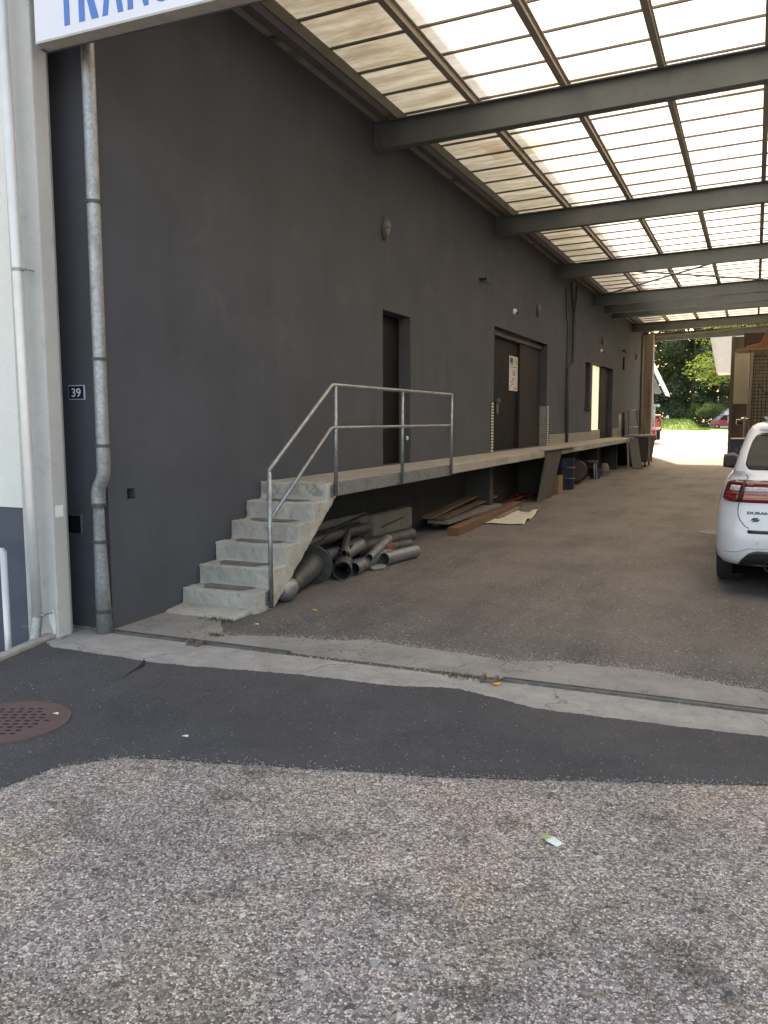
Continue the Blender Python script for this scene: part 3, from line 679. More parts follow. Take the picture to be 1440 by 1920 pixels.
# downpipe right of the pillar
D = thing('downpipe', 'large galvanised downpipe with elbow at the wall corner', 'downpipe', (-4.42, 4.8, 0))
def arc(p): return p
MB().tube([(-4.395, 4.80, 4.6), (-4.40, 4.80, 1.42)], .047, 24).build('upper_pipe', m_galv('zinc downpipe', .33, .42, .6), D, smooth='auto')
MB().tube([(-4.40, 4.80, 1.43), (-4.40, 4.80, 1.24), (-4.405, 4.80, 1.20), (-4.425, 4.80, 1.155), (-4.45, 4.80, 1.115), (-4.462, 4.80, 1.07), (-4.464, 4.80, .97)], [.050, .050, .050, .050, .050, .052, .052], 24).build('elbow', m_galv('zinc elbow', .27, .45, .55), D, smooth='auto')
MB().tube([(-4.465, 4.80, .975), (-4.466, 4.80, .8), (-4.460, 4.80, .4), (-4.452, 4.80, .004)], [.040, .042, .052, .060], 24).build('lower_pipe', GALV_M, D, smooth=True)
for z, rr, xx in ((3.16, .050, -4.398), (2.05, .050, -4.40), (1.42, .053, -4.40), (.98, .056, -4.464), (.70, .050, -4.464), (.17, .060, -4.455)):
    s = MB(); s.lathe([(rr - .004, -.012), (rr + .004, -.012), (rr + .004, .012), (rr - .004, .012)], (xx, 4.80, z), n=24)
    if z not in (1.42, .98): s.tube([(xx - rr - .025, 4.80, z), (xx - rr + .01, 4.80, z)], .007, 8); s.tube([(xx - rr - .02, 4.80, z), (xx - rr - .02, 4.91, z)], .006, 8)
    s.build('clamp', GALV_D, D, smooth='auto')
D2 = thing('downpipe', 'slim pale downpipe with open spout at the left of the pillar', 'downpipe', (-4.74, 4.42, 0))
MB().tube([(-4.83, 4.44, 7.0), (-4.80, 4.44, 4.2), (-4.775, 4.44, 2.6), (-4.76, 4.44, 1.0), (-4.752, 4.44, .16)], .036, 22).build('pipe', PIPE_L, D2, smooth=True)
MB().duct((-4.752, 4.44, .17), (-4.748, 4.40, .0), .040, .003).build('spout', GALV, D2, smooth='auto')
for z, xx in ((.19, -4.752), (2.66, -4.776)):
    s = MB(); s.lathe([(.034, -.01), (.041, -.01), (.041, .01), (.034, .01)], (xx, 4.44, z), n=22); s.tube([(xx + .035, 4.44, z), (xx + .065, 4.45, z)], .010, 8); s.tube([(xx + .05, 4.44, z), (xx + .05, 4.56, z)], .005, 8); s.build('clamp', GALV, D2, smooth='auto')

# ================================================================== CANOPY
CZ = lambda x: 5.27 + .03 * (x - XW)
K = thing('canopy_roof', 'steel canopy with translucent sheets spanning the whole passage', 'canopy', (0, 20, 5.3))
XR = 4.4
def ibeam(y, dz=0, h=.33, x0=XW + .002, w_=.15):
    s = MB()
    def sl(x0, x1, y0, y1, a, b):
        s.add([(x0, y0, CZ(x0) + a + dz), (x1, y0, CZ(x1) + a + dz), (x1, y1, CZ(x1) + a + dz), (x0, y1, CZ(x0) + a + dz), (x0, y0, CZ(x0) + b + dz), (x1, y0, CZ(x1) + b + dz), (x1, y1, CZ(x1) + b + dz), (x0, y1, CZ(x0) + b + dz)],
              [(0, 3, 2, 1), (4, 5, 6, 7), (0, 1, 5, 4), (1, 2, 6, 5), (2, 3, 7, 6), (3, 0, 4, 7)])
    sl(x0, XR, y - .006, y + .006, -h + .013, -.013)
    sl(x0, XR, y - w_ / 2, y + w_ / 2, -h, -h + .014); sl(x0, XR, y - w_ / 2, y + w_ / 2, -.014, 0)
    for sx in (x0 + .02,): s.box(x0, x0 + .018, y - .09, y + .09, CZ(x0) - h - .012 + dz, CZ(x0) + .005 + dz)
    return s.build('beam', STEEL, K)
for y in (9.88, 15.2, 20.35, 25.55): ibeam(y)
ibeam(27.5); ibeam(28.9); ibeam(33.8); ibeam(38.0, 0, .34)
def roof_strip(x0, x1, y0, y1, a, b):
    s = MB(); s.add([(x0, y0, CZ(x0) + a), (x1, y0, CZ(x1) + a), (x1, y1, CZ(x1) + a), (x0, y1, CZ(x0) + a), (x0, y0, CZ(x0) + b), (x1, y0, CZ(x1) + b), (x1, y1, CZ(x1) + b), (x0, y1, CZ(x0) + b)],
              [(0, 3, 2, 1), (4, 5, 6, 7), (0, 1, 5, 4), (1, 2, 6, 5), (2, 3, 7, 6), (3, 0, 4, 7)]); return s
PXS = [-3.2, -2.13, -1.08, -.03, 1.02, 2.07, 3.12]
for x in PXS:
    s = roof_strip(x - .035, x + .035, 4.64, 38.1, .002, .012); q = roof_strip(x - .035, x + .035, 4.64, 38.1, .10, .11); s.add(q.v, q.f); q = roof_strip(x - .006, x + .006, 4.64, 38.1, .012, .10); s.add(q.v, q.f)
    s.build('purlin', mat('purlin steel', (.36, .31, .25), (.29, .25, .20), rough=.6), K)  # steel tone raised, glow of the bright roof painted into it
EDGE = [(-4.17, -4.13), (4.25, 4.3)]
s = roof_strip(-4.35, -4.325, 4.64, 38.1, -.012, .12); q = roof_strip(-4.175, -4.15, 4.64, 38.1, .0, .12); s.add(q.v, q.f)
s.build('eave_channel', STEEL_D, K)
roof_strip(XW + .003, -4.352, 4.64, 38.1, .012, .03).build('soffit', SOFFIT, K)
roof_strip(-4.323, -4.177, 4.64, 38.1, .055, .07).build('soffit', mat('pale channel', (.34, .345, .35), (.27, .275, .28)), K)
roof_strip(4.2, 4.28, 4.64, 38.1, 0, .12).build('eave_channel', STEEL, K)
for y in (7.35, 12.6, 17.8, 23.0): roof_strip(XW + .004, -4.33, y - .05, y + .05, -.014, .011).build('bracket', STEEL_D, K)
y = 7.38 - .67 * 3
while y < 38:
    roof_strip(-4.16, 4.2, y - .014, y + .014, .113, .135).build('glazing_bar', STEEL_D, K); y += .67
xs = [-4.17] + PXS + [4.25]
ysb = [4.64, 9.88, 15.2, 20.35, 25.55, 27.5, 28.9, 33.8, 38.1]
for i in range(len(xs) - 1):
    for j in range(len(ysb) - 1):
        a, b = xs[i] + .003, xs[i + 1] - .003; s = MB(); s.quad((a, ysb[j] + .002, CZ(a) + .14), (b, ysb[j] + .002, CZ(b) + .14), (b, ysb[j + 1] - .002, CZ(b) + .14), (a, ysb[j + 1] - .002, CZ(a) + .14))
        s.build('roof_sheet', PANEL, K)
# cross bracing in the fourth bay
for (a, b) in (((-4.2, 20.5), (.2, 25.4)), ((-4.2, 25.4), (.2, 20.5)), ((.2, 20.5), (4.2, 25.4)), ((.2, 25.4), (4.2, 20.5))):
    MB().tube([(a[0], a[1], CZ(a[0]) - .05), (b[0], b[1], CZ(b[0]) - .05)], .022, 10).build('brace_rod', STEEL, K, smooth=True)
MB().tube([(-4.2, 37.8, 5.05), (4.2, 34.0, 5.3)], .03, 10).build('brace_rod', STEEL_D, K, smooth=True)

# right side wall of the passage (mostly outside the picture) and rear wall with clutter
E = thing('rear_building', 'brown grey rear wall to the right of the far opening', 'building', (2, 38, 0))
BRN = mat('brown grey render', (.115, .100, .086), (.095, .083, .072), rough=.85, scale=1.5)
MB().box(-.93, 4.8, 38.0, 38.3, 0, 5.0).build('wall', BRN, E)
MB().box(-1.0, -.86, 37.8, 37.995, 0, 5.0).build('pier', mat('dark pier', (.10, .088, .072)), E)
MB().box(4.4, 4.8, 4.9, 37.9, 0, 6.5).build('side_wall', mat('grey side wall', (.16, .15, .14), (.14, .13, .12), rough=.9), E)

# ================================================================== PLATFORM, STAIRS, RAILING
MB().box(XW + .002, XW + .012, 7.3, 31, 0, .868).build('shade_panel', mat('platform shade', (.03, .028, .026), (.022, .021, .02), rough=.9), B)  # dark sheet on the wall, painting in the shade under the platform
PF = thing('loading_platform', 'long raised concrete loading platform against the dark wall', 'platform', (-4.08, 18, 0))
s = MB(); s.box(XW + .001, -3.72, 7.03, 31.0, .87, 1.0); o = s.build('slab', CONC_SLAB, PF); o.modifiers.new('b', 'BEVEL').width = .01
s = MB(); s.box(-3.719, -3.712, 7.16, 10.62, .868, 1.003); s.box(-3.75, -3.719, 7.16, 10.62, .862, .869); s.build('edge_channel', m_galv('edge zinc', .22, .5, .35), PF)
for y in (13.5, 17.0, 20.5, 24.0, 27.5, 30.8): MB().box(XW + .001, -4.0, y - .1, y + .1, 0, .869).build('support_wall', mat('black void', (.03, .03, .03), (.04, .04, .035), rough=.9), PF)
ST = thing('concrete_stairs', 'worn concrete stair of six steps leading up to the platform', 'stairs', (-4.1, 6.4, 0))
prof = [(5.75, .0), (5.75, .172), (6.0, .172), (6.0, .338), (6.25, .338), (6.25, .504), (6.505, .504), (6.505, .67), (6.765, .67), (6.765, .835), (7.03, .835), (7.03, 1.0), (7.27, 1.0), (7.27, .872), (7.22, .86), (6.04, .0)]
o = MB().prism(prof, 'x', XW + .003, -3.71).build('steps', CONC_STAIR, ST); remesh_rough(o, .010, .0065, 13)
for k in range(0):
    pass
o = MB().prism([(5.50, -.01), (5.76, -.01), (5.76, .045), (5.52, .02)], 'x', XW + .003, -3.76).build('base_slab', CONC_STAIR, ST); remesh_rough(o, .011, .004, 16)
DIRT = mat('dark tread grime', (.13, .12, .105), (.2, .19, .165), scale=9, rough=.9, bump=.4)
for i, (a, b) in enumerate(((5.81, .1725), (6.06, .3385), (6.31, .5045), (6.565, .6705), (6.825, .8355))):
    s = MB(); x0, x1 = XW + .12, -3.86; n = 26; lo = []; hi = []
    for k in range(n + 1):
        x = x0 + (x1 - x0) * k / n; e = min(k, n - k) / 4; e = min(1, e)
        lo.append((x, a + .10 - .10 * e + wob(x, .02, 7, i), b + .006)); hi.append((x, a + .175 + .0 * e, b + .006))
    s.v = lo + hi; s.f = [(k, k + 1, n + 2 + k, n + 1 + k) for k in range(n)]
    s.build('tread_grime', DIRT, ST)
RL = thing('handrail', 'galvanised tube handrail rising up the stair and along the platform edge', 'railing', (-3.68, 8, 0))
xr = -3.685; rp = .0195
MB().tube([(xr, 5.95, .02), (xr, 5.95, 1.175)], rp).build('post', GALV, RL, smooth=True)
for y in (7.17, 8.84, 10.54): MB().tube([(xr, y, .875), (xr, y, 1.925)], rp).build('post', GALV, RL, smooth=True)
MB().tube([(xr, 5.95, 1.17), (xr, 5.96, 1.195), (xr, 7.09, 1.925), (xr, 7.13, 1.935), (xr, 10.54, 1.935)], rp).build('top_rail', GALV, RL, smooth=True)
MB().tube([(xr, 5.965, .78), (xr, 7.06, 1.515), (xr, 7.1, 1.53), (xr, 10.54, 1.53)], rp * .85).build('mid_rail', GALV, RL, smooth=True)
for y, z in ((5.93, .10), (7.13, .92), (8.80, .93), (10.50, .94)):
    s = MB(); s.box(xr - .024, xr - .02, y - .035, y + .06, z - .055, z + .06); s.lathe([(.009, 0), (.009, .012)], (xr - .02, y - .02, z + .03), (1, 0, 0), 8); s.lathe([(.009, 0), (.009, .012)], (xr - .02, y - .02, z - .03), (1, 0, 0), 8)
    s.build('fixing_plate', GALV, RL)

# ================================================================== WALL FITTINGS
def wlamp(y, z, label, drop=None):
    t = thing('wall_lamp', label, 'wall lamp', (XW, y, z), 'oval bulkhead lamps on the dark wall')
    s = MB(); prof = []
    # oval body
    def dome(s, z0, z1, ry, rz, dx, n=20, m=8):
        rings_ = []
        for k in range(m + 1):
            a = k / m * math.pi / 2; rr = math.cos(a); xx = XW + dx * math.sin(a)
            rings_.append([(xx, y + ry * rr * math.cos(2 * math.pi * i / n), z + max(z0, min(z1, rz * rr * math.sin(2 * math.pi * i / n)))) for i in range(n)])
        s.rings(rings_)
    dome(s, -1, 1, .085, .15, .07); s.build('body', mat('lamp body grey', (.07, .068, .062), (.06, .058, .055), rough=.4), t, smooth=True)
    s = MB(); dome(s, .0, 1, .088, .152, .095); s.build('hood', mat('lamp hood', (.085, .08, .072), (.07, .066, .06), rough=.45), t, smooth='auto')
    s = MB(); dome(s, -1, -.004, .066, .125, .088); s.build('glass', mat('frosted glass', (.20, .19, .185), (.17, .165, .16), rough=.35), t, smooth='auto')
    return t
wlamp(10.09, 4.05, 'oval bulkhead lamp high on the wall above the stair end, nearest lamp')
wlamp(18.38, 3.98, 'oval bulkhead lamp above the wide sliding door beside the white dome camera')
wlamp(26.93, 4.05, 'oval bulkhead lamp above the door with the cream curtain')
wlamp(35.0, 4.1, 'oval bulkhead lamp nearest the far opening')
def domecam(y, z, label):
    t = thing('dome_camera', label, 'camera', (XW, y, z), 'white security cameras on the wall')
    MB().lathe([(.06, 0), (.06, .04), (.05, .055), (.001, .06)], (XW + .001, y, z), (1, 0, 0)).build('base', WHITEP, t, smooth='auto')
    MB().lathe([(.038, 0), (.036, .02), (.02, .035), (.001, .04)], (XW + .055, y + .01, z - .02), (1, .1, -.5)).build('lens_dome', BLACKP, t, smooth='auto')
domecam(16.44, 3.73, 'small white dome camera above the wide sliding door'); domecam(26.7, 3.72, 'small white dome camera above the cream curtained doorway')
def floodl(y, z, label, tall=0):
    t = thing('wall_bracket', label, 'bracket', (XW, y, z), 'small dark wall fittings')
    s = MB(); s.box(XW + .001, XW + .14, y - .05, y + .05, z, z + .03); s.build('arm', BLACKP, t)
    MB().tube([(XW + .06, y - .02, z - .01), (XW + .16, y + .05, z - .05)], .03, 12).build('head', mat('grey fitting', (.12, .115, .11)), t, smooth='auto')
    if tall: MB().box(XW + .001, XW + .05, y + .35, y + .5, z - .65, z - .2).build('box', DOORG, t)
floodl(14.21, 4.01, 'small dark bracket fitting on the wall above and left of the sliding door'); floodl(31.2, 4.05, 'dark bracket with small box on the wall past the curtained doorway', 1)
# forked pipe
t = thing('wall_pipe', 'dark painted forked rainwater pipe on the wall between the wide doors', 'pipe', (XW, 21.6, 1))
MB().tube([(XW + .10, 22.3, 5.05), (XW + .10, 22.25, 4.75), (XW + .10, 21.95, 4.35), (XW + .10, 21.95, 3.05), (XW + .06, 21.55, 2.92), (XW + .055, 21.55, 1.02)], .045, 16).build('pipe', WALL, t, smooth=True)
MB().tube([(XW + .10, 21.6, 5.05), (XW + .10, 21.65, 4.8), (XW + .10, 21.93, 4.38)], .045, 16).build('branch', WALL, t, smooth=True)
MB().tube([(XW + .03, 21.2, 4.9), (XW + .03, 21.35, 4.2), (XW + .03, 21.5, 4.0), (XW + .03, 21.5, 3.0)], .012, 8).build('cable', DOORG, t, smooth=True)
for z in (4.1, 3.3): MB().lathe([(.044, -.015), (.052, -.015), (.052, .015), (.044, .015)], (XW + .10, 21.95, z)).build('clamp', GALV_D, t)
# poster
t = thing('door_poster', 'tall white poster with blue truck picture and red print on the sliding door', 'poster', (XW - .2, 17.25, 2.56))
px = XW - .212
MB().box(px, px + .004, 16.93, 17.60, 2.21, 2.92).build('sheet', mat('poster white', (.60, .59, .56), (.56, .55, .52), rough=.5), t)
q = px + .005
INK = mat('ink grey', (.15, .14, .14)); REDI = mat('ink red', (.38, .05, .04)); PINK = mat('ink faded red', (.42, .20, .17))
s = MB(); s.box(q, q + .002, 16.98, 17.20, 2.79, 2.88); s.build('picture', mat('ink blue', (.03, .07, .20)), t)
s = MB(); s.box(q, q + .002, 17.0, 17.2, 2.765, 2.788); s.lathe([(.022, 0), (.022, .002)], (q, 17.03, 2.755), (1, 0, 0), 12); s.lathe([(.022, 0), (.022, .002)], (q, 17.15, 2.755), (1, 0, 0), 12); s.build('picture', INK, t)
s = MB()
for z, a, b in ((2.86, 17.34, 17.48), (2.82, 17.3, 17.54), (2.775, 17.33, 17.52), (2.70, 17.03, 17.5), (2.46, 17.13, 17.42), (2.27, 17.28, 17.54), (2.245, 17.34, 17.52)):
    y = a; rr = random.Random(int(z * 100))
    s = MB()
    s.box(q, q + .002, a, b, z - .007, z + .007)
    s.build('print_line', INK, t)
text_mesh('38', 'number', PINK, t, (q + .002, 17.16, 2.52), (0, 1, 0), (0, 0, 1), .22, .11, .002, .01)
s = MB(); pr = [(16.94, 2.255), (17.05, 2.31), (17.18, 2.345), (17.32, 2.36)]
for (a, b), (c_, d) in zip(pr, pr[1:]): s.quad((q + .001, a, b - .012), (q + .001, c_, d - .010), (q + .001, c_, d + .006), (q + .001, a, b + .006))
for k, (a, h) in enumerate(((17.06, .04), (17.11, .05), (17.16, .04), (17.21, .05), (17.26, .06))): s.quad((q + .001, a, 2.36 + k * .01), (q + .001, a + .028, 2.365 + k * .01), (q + .001, a + .034, 2.365 + h + k * .01), (q + .001, a + .008, 2.36 + h + k * .01))
s.build('logo', REDI, t)

# ================================================================== THINGS UNDER THE PLATFORM
G = 'galvanised duct pieces piled behind the stair'
def ductobj(a, b, r, label, ribs=5, r2=None, m=GALV_D):
    return tag(MB().duct(a, b, r, .005, 28, ribs, r2).build('duct_pipe', m, smooth='auto'), label, 'duct pipe', G)
t = thing('duct_cowl', 'dark cone shaped duct piece with wide disc flange beside the stair', 'duct piece', (-3.86, 6.95, 0))
a = Vector((-3.82, 6.52, .085)); b = Vector((-3.93, 7.12, .19))
MB().duct(a, b, .072, .004, 28, 6, .125).build('cone', GALV_D, t, smooth='auto')
dv = (b - a).normalized(); MB().lathe([(.12, -.006), (.205, -.006), (.21, .0), (.205, .006), (.12, .006)], b, dv, 40).build('flange', GALV_D, t, smooth='auto')
tag(MB().lathe([(.001, -.105), (.05, -.095), (.088, -.055), (.10, 0), (.098, .05), (.09, .11), (.07, .115), (.001, .118)], (-3.76, 6.30, .10), (-.15, .9, .1)).build('duct_cap', mat('light duct zinc', (.24, .25, .26), (.19, .2, .21), rough=.45, metal=.5), smooth='auto'), 'rounded grey duct cap lying at the foot of the stair side', 'duct piece')  # closed end cap of a duct
ductobj((-3.72, 7.36, .10), (-4.0, 7.95, .13), .095, 'dark short wide duct behind the disc flange', 2)
ductobj((-3.72, 7.62, .075), (-3.84, 8.75, .08), .068, 'ribbed grey duct lying front in the pile, jagged open end', 8, m=m_galv('mid duct', .15, .45, .5))
ductobj((-3.68, 8.30, .075), (-3.58, 8.98, .075), .072, 'rightmost short grey duct with open end on the floor', 4, m=m_galv('bright duct', .20, .42, .5))
ductobj((-3.86, 7.66, .21), (-3.9, 8.15, .24), .07, 'short grey duct elbow resting on top of the pile', 1, m=m_galv('mid duct', .15, .45, .5))
ductobj((-3.95, 7.4, .22), (-4.0, 7.85, .19), .07, 'dark duct stub facing left on the pile', 1)
ductobj((-3.98, 7.9, .22), (-4.12, 8.6, .18), .075, 'grey duct pointing back behind the short elbow', 3)
ductobj((-3.70, 7.95, .14), (-3.92, 8.95, .20), .045, 'slim seamed pipe leaning across the duct pile', 0, .06, m=m_galv('bright duct', .20, .42, .5))
ductobj((-4.1, 7.0, .36), (-4.24, 9.05, .31), .062, 'long dark duct lying across the back of the pile', 12)
ductobj((-4.3, 6.9, .30), (-4.34, 9.0, .26), .12, 'big dark duct at the very back against the wall', 3)
ductobj((-4.15, 8.5, .11), (-4.1, 10.1, .10), .095, 'thick dark duct behind running towards the planks', 6)
ductobj((-4.25, 7.2, .09), (-4.3, 8.4, .09), .085, 'dark duct underneath the pile against the wall', 2)
ductobj((-3.80, 7.55, .24), (-4.15, 8.35, .34), .038, 'thin dark pipe crossing the top of the pile', 0)
ductobj((-3.92, 7.85, .06), (-3.78, 8.2, .06), .055, 'small dark duct end between the ribbed duct and the short one', 1)
ductobj((-4.05, 8.9, .07), (-3.86, 9.5, .07), .06, 'short dark duct end behind the rightmost duct', 2)
for (pa, pb, lab) in (((-4.2, 7.9, .40), (-4.3, 9.2, .46), 'narrow dark lath lying across the back ducts'), ((-3.95, 7.2, .33), (-4.25, 8.2, .42), 'bent dark metal strip sticking up from the pile')):
    tag(MB().bar(pa, pb, .05, .01).build('metal_strip', mat('dull strip', (.09, .09, .085), (.06, .055, .05), rough=.6, metal=.3)), lab, 'strip')
s = MB(); s.add([(-3.99, 7.62, .10), (-3.84, 7.60, .13), (-3.80, 7.78, .30), (-3.95, 7.82, .27)], [(0, 1, 2, 3)]); o = s.build('sheet_offcut', GALV_D); o.modifiers.new('s', 'SOLIDIFY').thickness = .003; tag(o, 'small bent sheet metal offcut wedged in the pile', 'offcut')
s = MB(); rr = random.Random(21)
for k in range(260): pebble(s, rr.uniform(-4.3, -3.5), rr.uniform(6.3, 11.5), .0005, rr.uniform(.003, .012))
o = s.build('debris', mat('dark debris', (.10, .09, .075), (.05, .045, .04), scale=30)); o['kind'] = 'stuff'; o['label'] = 'small dark debris lying around the ducts'
s = MB(); s.prism([(-3.76, 8.02), (-3.66, 7.96), (-3.58, 8.10), (-3.62, 8.22), (-3.72, 8.2)], 'z', .005, .035); tag(s.build('stone_piece', mat('grey stone', (.2, .2, .19), (.15, .15, .14)), bevel=.012), 'flat grey stone lying in front of the ducts', 'stone')
s = MB(); s.box(-3.86, -3.78, 8.62, 8.86, .1, .18); tag(s.build('brick', mat('red brick', (.22, .07, .05), (.16, .05, .04), scale=30), bevel=.006), 'reddish brick on top of the ducts at the right', 'brick')
s = MB().bar((-4.02, 9.0, .33), (-4.05, 9.75, .37), .02, .012); tag(s.build('metal_strip', mat('black strip', (.02, .02, .02))), 'thin black metal strip sticking out from the pile', 'strip')
# old foundation blocks
for (y0, y1, x0, x1, z1, lab) in ((8.0, 9.35, XW + .01, -4.36, .47, 'low pale ledge of old concrete behind the ducts'), (9.37, 10.65, XW + .01, -4.28, .42, 'broken pale concrete block behind the ducts, right of the ledge')):
    o = MB().box(x0, x1, y0, y1, 0, z1).build('concrete_block', m_concrete('old block', (.20, .185, .16), (.15, .135, .12), (.08, .07, .06), 0, 4, .5)); remesh_rough(o, .025, .015, 6); tag(o, lab, 'concrete block')
# planks
def plank(a, b, w_, h, m, label, name='plank', cat='plank', grp=None):
    o = MB().bar(a, b, w_, h).build(name, m, bevel=.003); tag(o, label, cat, grp); return o
plank((-4.22, 11.05, .21), (-4.30, 14.0, .36), .16, .035, WOOD_B, 'brown plank highest on the small stack under the platform')
plank((-4.12, 11.3, .17), (-4.14, 14.1, .27), .14, .03, WOOD_B, 'brown plank with split edge in the middle of the stack')
plank((-4.15, 11.3, .12), (-4.05, 13.7, .16), .34, .05, WOOD_G, 'wide grey weathered board at the bottom of the plank stack')
plank((-4.3, 11.6, .06), (-4.3, 13.5, .06), .12, .1, WOOD_B, 'dark timber bearer under the plank stack')
plank((-4.12, 12.4, .05), (-4.1, 13.9, .05), .5, .03, mat('dark board', (.03, .035, .035)), 'dark flat board on the floor under the plank stack')
plank((-3.765, 10.86, .058), (-3.93, 14.85, .058), .16, .115, WOOD, 'long thick squared timber lying on the asphalt', 'timber_beam', 'timber')
plank((-3.72, 12.9, .03), (-3.80, 14.55, .03), .07, .04, WOOD_G, 'thin grey lath beside the long squared timber')
# sheet of paper / plastic
s = MB(); nx, ny = 14, 20; X0 = Vector((-3.73, 12.25)); 
for j in range(ny + 1):
    for i in range(nx + 1):
        u, v_ = i / nx, j / ny; x = -3.75 + .60 * u - .25 * v_ * (1 - .1 * u); y = 12.3 + .1 * u + 1.9 * v_ + (.18 * math.sin(u * 7) if j == ny else 0)
        z = .006 + .012 * (1 + noise.noise(Vector((x * 4, y * 3, 0)))) + (.05 * max(0, math.sin(v_ * 9)) if u > .85 else 0); s.v.append((x, y, z))
for j in range(ny):
    for i in range(nx): a = j * (nx + 1) + i; s.f.append((a, a + 1, a + nx + 2, a + nx + 1))
o = s.build('white_sheet', PAPER, smooth=True); o.modifiers.new('s', 'SOLIDIFY').thickness = .002; tag(o, 'crumpled off-white sheet lying beside the long timber', 'sheet')
# red netting
s = MB(); rr = random.Random(5)
for k in range(26):
    x = rr.uniform(-4.35, -3.95); y = rr.uniform(15.1, 17.0); s.tube([(x, y, .02 + rr.uniform(0, .05)), (x + rr.uniform(-.1, .15), y + .3, .05 + rr.uniform(0, .08)), (x + rr.uniform(-.15, .2), y + .7, .02)], .012, 6)
tag(s.build('red_strap', mat('dull red strap', (.13, .014, .014), (.09, .01, .01), rough=.6), smooth=True), 'tangled dull red straps on the floor under the platform', 'strap')
# leaning board & flat sheet on the platform
o = MB().add([(-3.70, 16.2, .985), (-3.70, 17.55, .985), (-3.82, 17.12, .0), (-3.82, 15.95, .0), (-3.67, 16.2, .985), (-3.67, 17.55, .985), (-3.79, 17.12, .0), (-3.79, 15.95, .0)],
    [(0, 1, 2, 3), (4, 7, 6, 5), (0, 4, 5, 1), (1, 5, 6, 2), (2, 6, 7, 3), (3, 7, 4, 0)]).build('leaning_board', mat('dusty grey board', (.085, .082, .074), (.065, .062, .056), scale=3, rough=.8)); tag(o, 'large grey board leaning against the platform edge', 'board')
o = MB().box(-3.80, -3.63, 16.1, 19.0, 1.004, 1.022).build('flat_board', mat('pale sheet edge', (.34, .32, .29), (.28, .26, .23))); tag(o, 'pale thin board lying on the platform edge above the leaning board', 'board')
# cardboard box
t = thing('cardboard_box', 'brown cardboard box on the floor beside the leaning board', 'box', (-3.92, 18.1, 0))
MB().box(-4.10, -3.80, 17.85, 18.25, 0.002, .40).build('carton', mat('grey carton', (.10, .095, .08), (.08, .075, .065)), t)
MB().box(-3.96, -3.80, 17.83, 17.8495, .004, .398).build('panel', WOOD_L, t); MB().box(-3.7995, -3.795, 17.85, 18.25, .004, .398).build('panel', WOOD_L, t)
# barrels
def barrel(x, y, r, h, m, label, name='barrel', tilt=None):
    pr = [(.001, 0), (r * .93, 0), (r * .96, .01), (r * .97, h * .3), (r * 1.02, h * .32), (r * 1.02, h * .34), (r * .97, h * .36), (r * .97, h * .64), (r * 1.02, h * .66), (r * 1.02, h * .68), (r * .97, h * .70), (r * .96, h * .98), (r * 1.0, h), (r * .9, h), (r * .9, h * .98), (.001, h * .98)]
    return tag(MB().lathe(pr, (x, y, .001), tilt or (0, 0, 1)).build(name, m, smooth='auto'), label, 'barrel')
barrel(-4.02, 19.3, .28, .74, mat('dark blue drum', (.007, .012, .040), (.006, .010, .032), rough=.45), 'dark blue plastic drum under the platform')
tag(MB().lathe([(.001, -.2), (.24, -.2), (.29, -.16), (.30, 0), (.29, .16), (.24, .2), (.001, .2)], (-4.08, 21.1, .31), (.35, -1, .1)).build('red_drum', mat('dull red drum', (.030, .012, .010), (.022, .009, .008), rough=.55), smooth='auto'), 'round dull red drum lying on its side under the platform', 'drum')
tag(MB().lathe([(.001, 0), (.13, 0), (.16, .30), (.165, .30), (.15, .28), (.12, .02), (.001, .02)], (-3.92, 23.1, .001)).build('blue_bucket', mat('blue bucket', (.02, .03, .10)), smooth='auto'), 'small dark blue bucket in front of the stool', 'bucket')
t = thing('work_stool', 'low dark stool with light legs under the platform', 'stool', (-3.95, 22.9, 0))
MB().lathe([(.001, 0), (.24, 0), (.25, .02), (.24, .05), (.001, .055)], (-4.0, 22.6, .46)).build('seat', mat('stool seat', (.05, .07, .06)), t, smooth='auto')
for dx, dy in ((-.15, -.15), (.15, -.15), (.15, .15), (-.15, .15)): MB().tube([(-4.0 + dx, 22.6 + dy, .46), (-4.0 + dx * 1.25, 22.6 + dy * 1.25, .002)], .014, 8).build('leg', mat('stool leg', (.35, .35, .33)), t, smooth=True)
tag(MB().lathe([(.001, 0), (.20, 0), (.20, .02), (.155, .03), (.14, .12), (.155, .14), (.13, .26), (.10, .33), (.08, .36), (.001, .37)], (-3.86, 24.2, .001)).build('milk_can', mat('dusty can', (.11, .10, .085), (.09, .08, .065), rough=.6), smooth='auto'), 'squat dusty metal can beside the stool', 'can')
plank((-3.60, 27.3, .02), (-3.66, 27.3, 1.0), .22, .03, WOOD_G, 'grey plank standing against the end of the platform', 'upright_board', 'board')
bpy.data.objects['upright_board'].rotation_euler = (0, 0, 0)
# hand truck, ladder
t = thing('sack_truck', 'upright sack truck frame behind the grey container', 'hand truck', (-4.1, 30.0, 1))
MB().tube([(-4.25, 29.6, 1.0), (-4.25, 29.6, 1.78)], .035, 10).build('post', mat('pale post', (.5, .48, .44)), t, smooth=True)
MB().tube([(-4.12, 29.7, 1.0), (-4.12, 29.7, 1.85)], .05, 10).build('post', BLACKP, t, smooth=True)
t = thing('step_ladder', 'thin metal step ladder standing by the far end of the platform', 'ladder', (-3.85, 30.5, 0))
LM = mat('dark ladder', (.05, .045, .04))
for a, b in (((-4.05, 30.2, 1.93), (-3.95, 30.2, .1)), ((-3.8, 30.2, 1.93), (-3.45, 30.4, .05)), ((-3.78, 30.6, 1.93), (-3.3, 31.2, .05))): MB().tube([a, b], .016, 8).build('rail', LM, t, smooth=True)
for z in (1.92, 1.35, .9, .5): MB().tube([(-4.04, 30.2, z), (-3.78 + (1.92 - z) * .18, 30.2, z)], .018, 8).build('rung', mat('bright rung', (.5, .48, .44)), t, smooth=True)
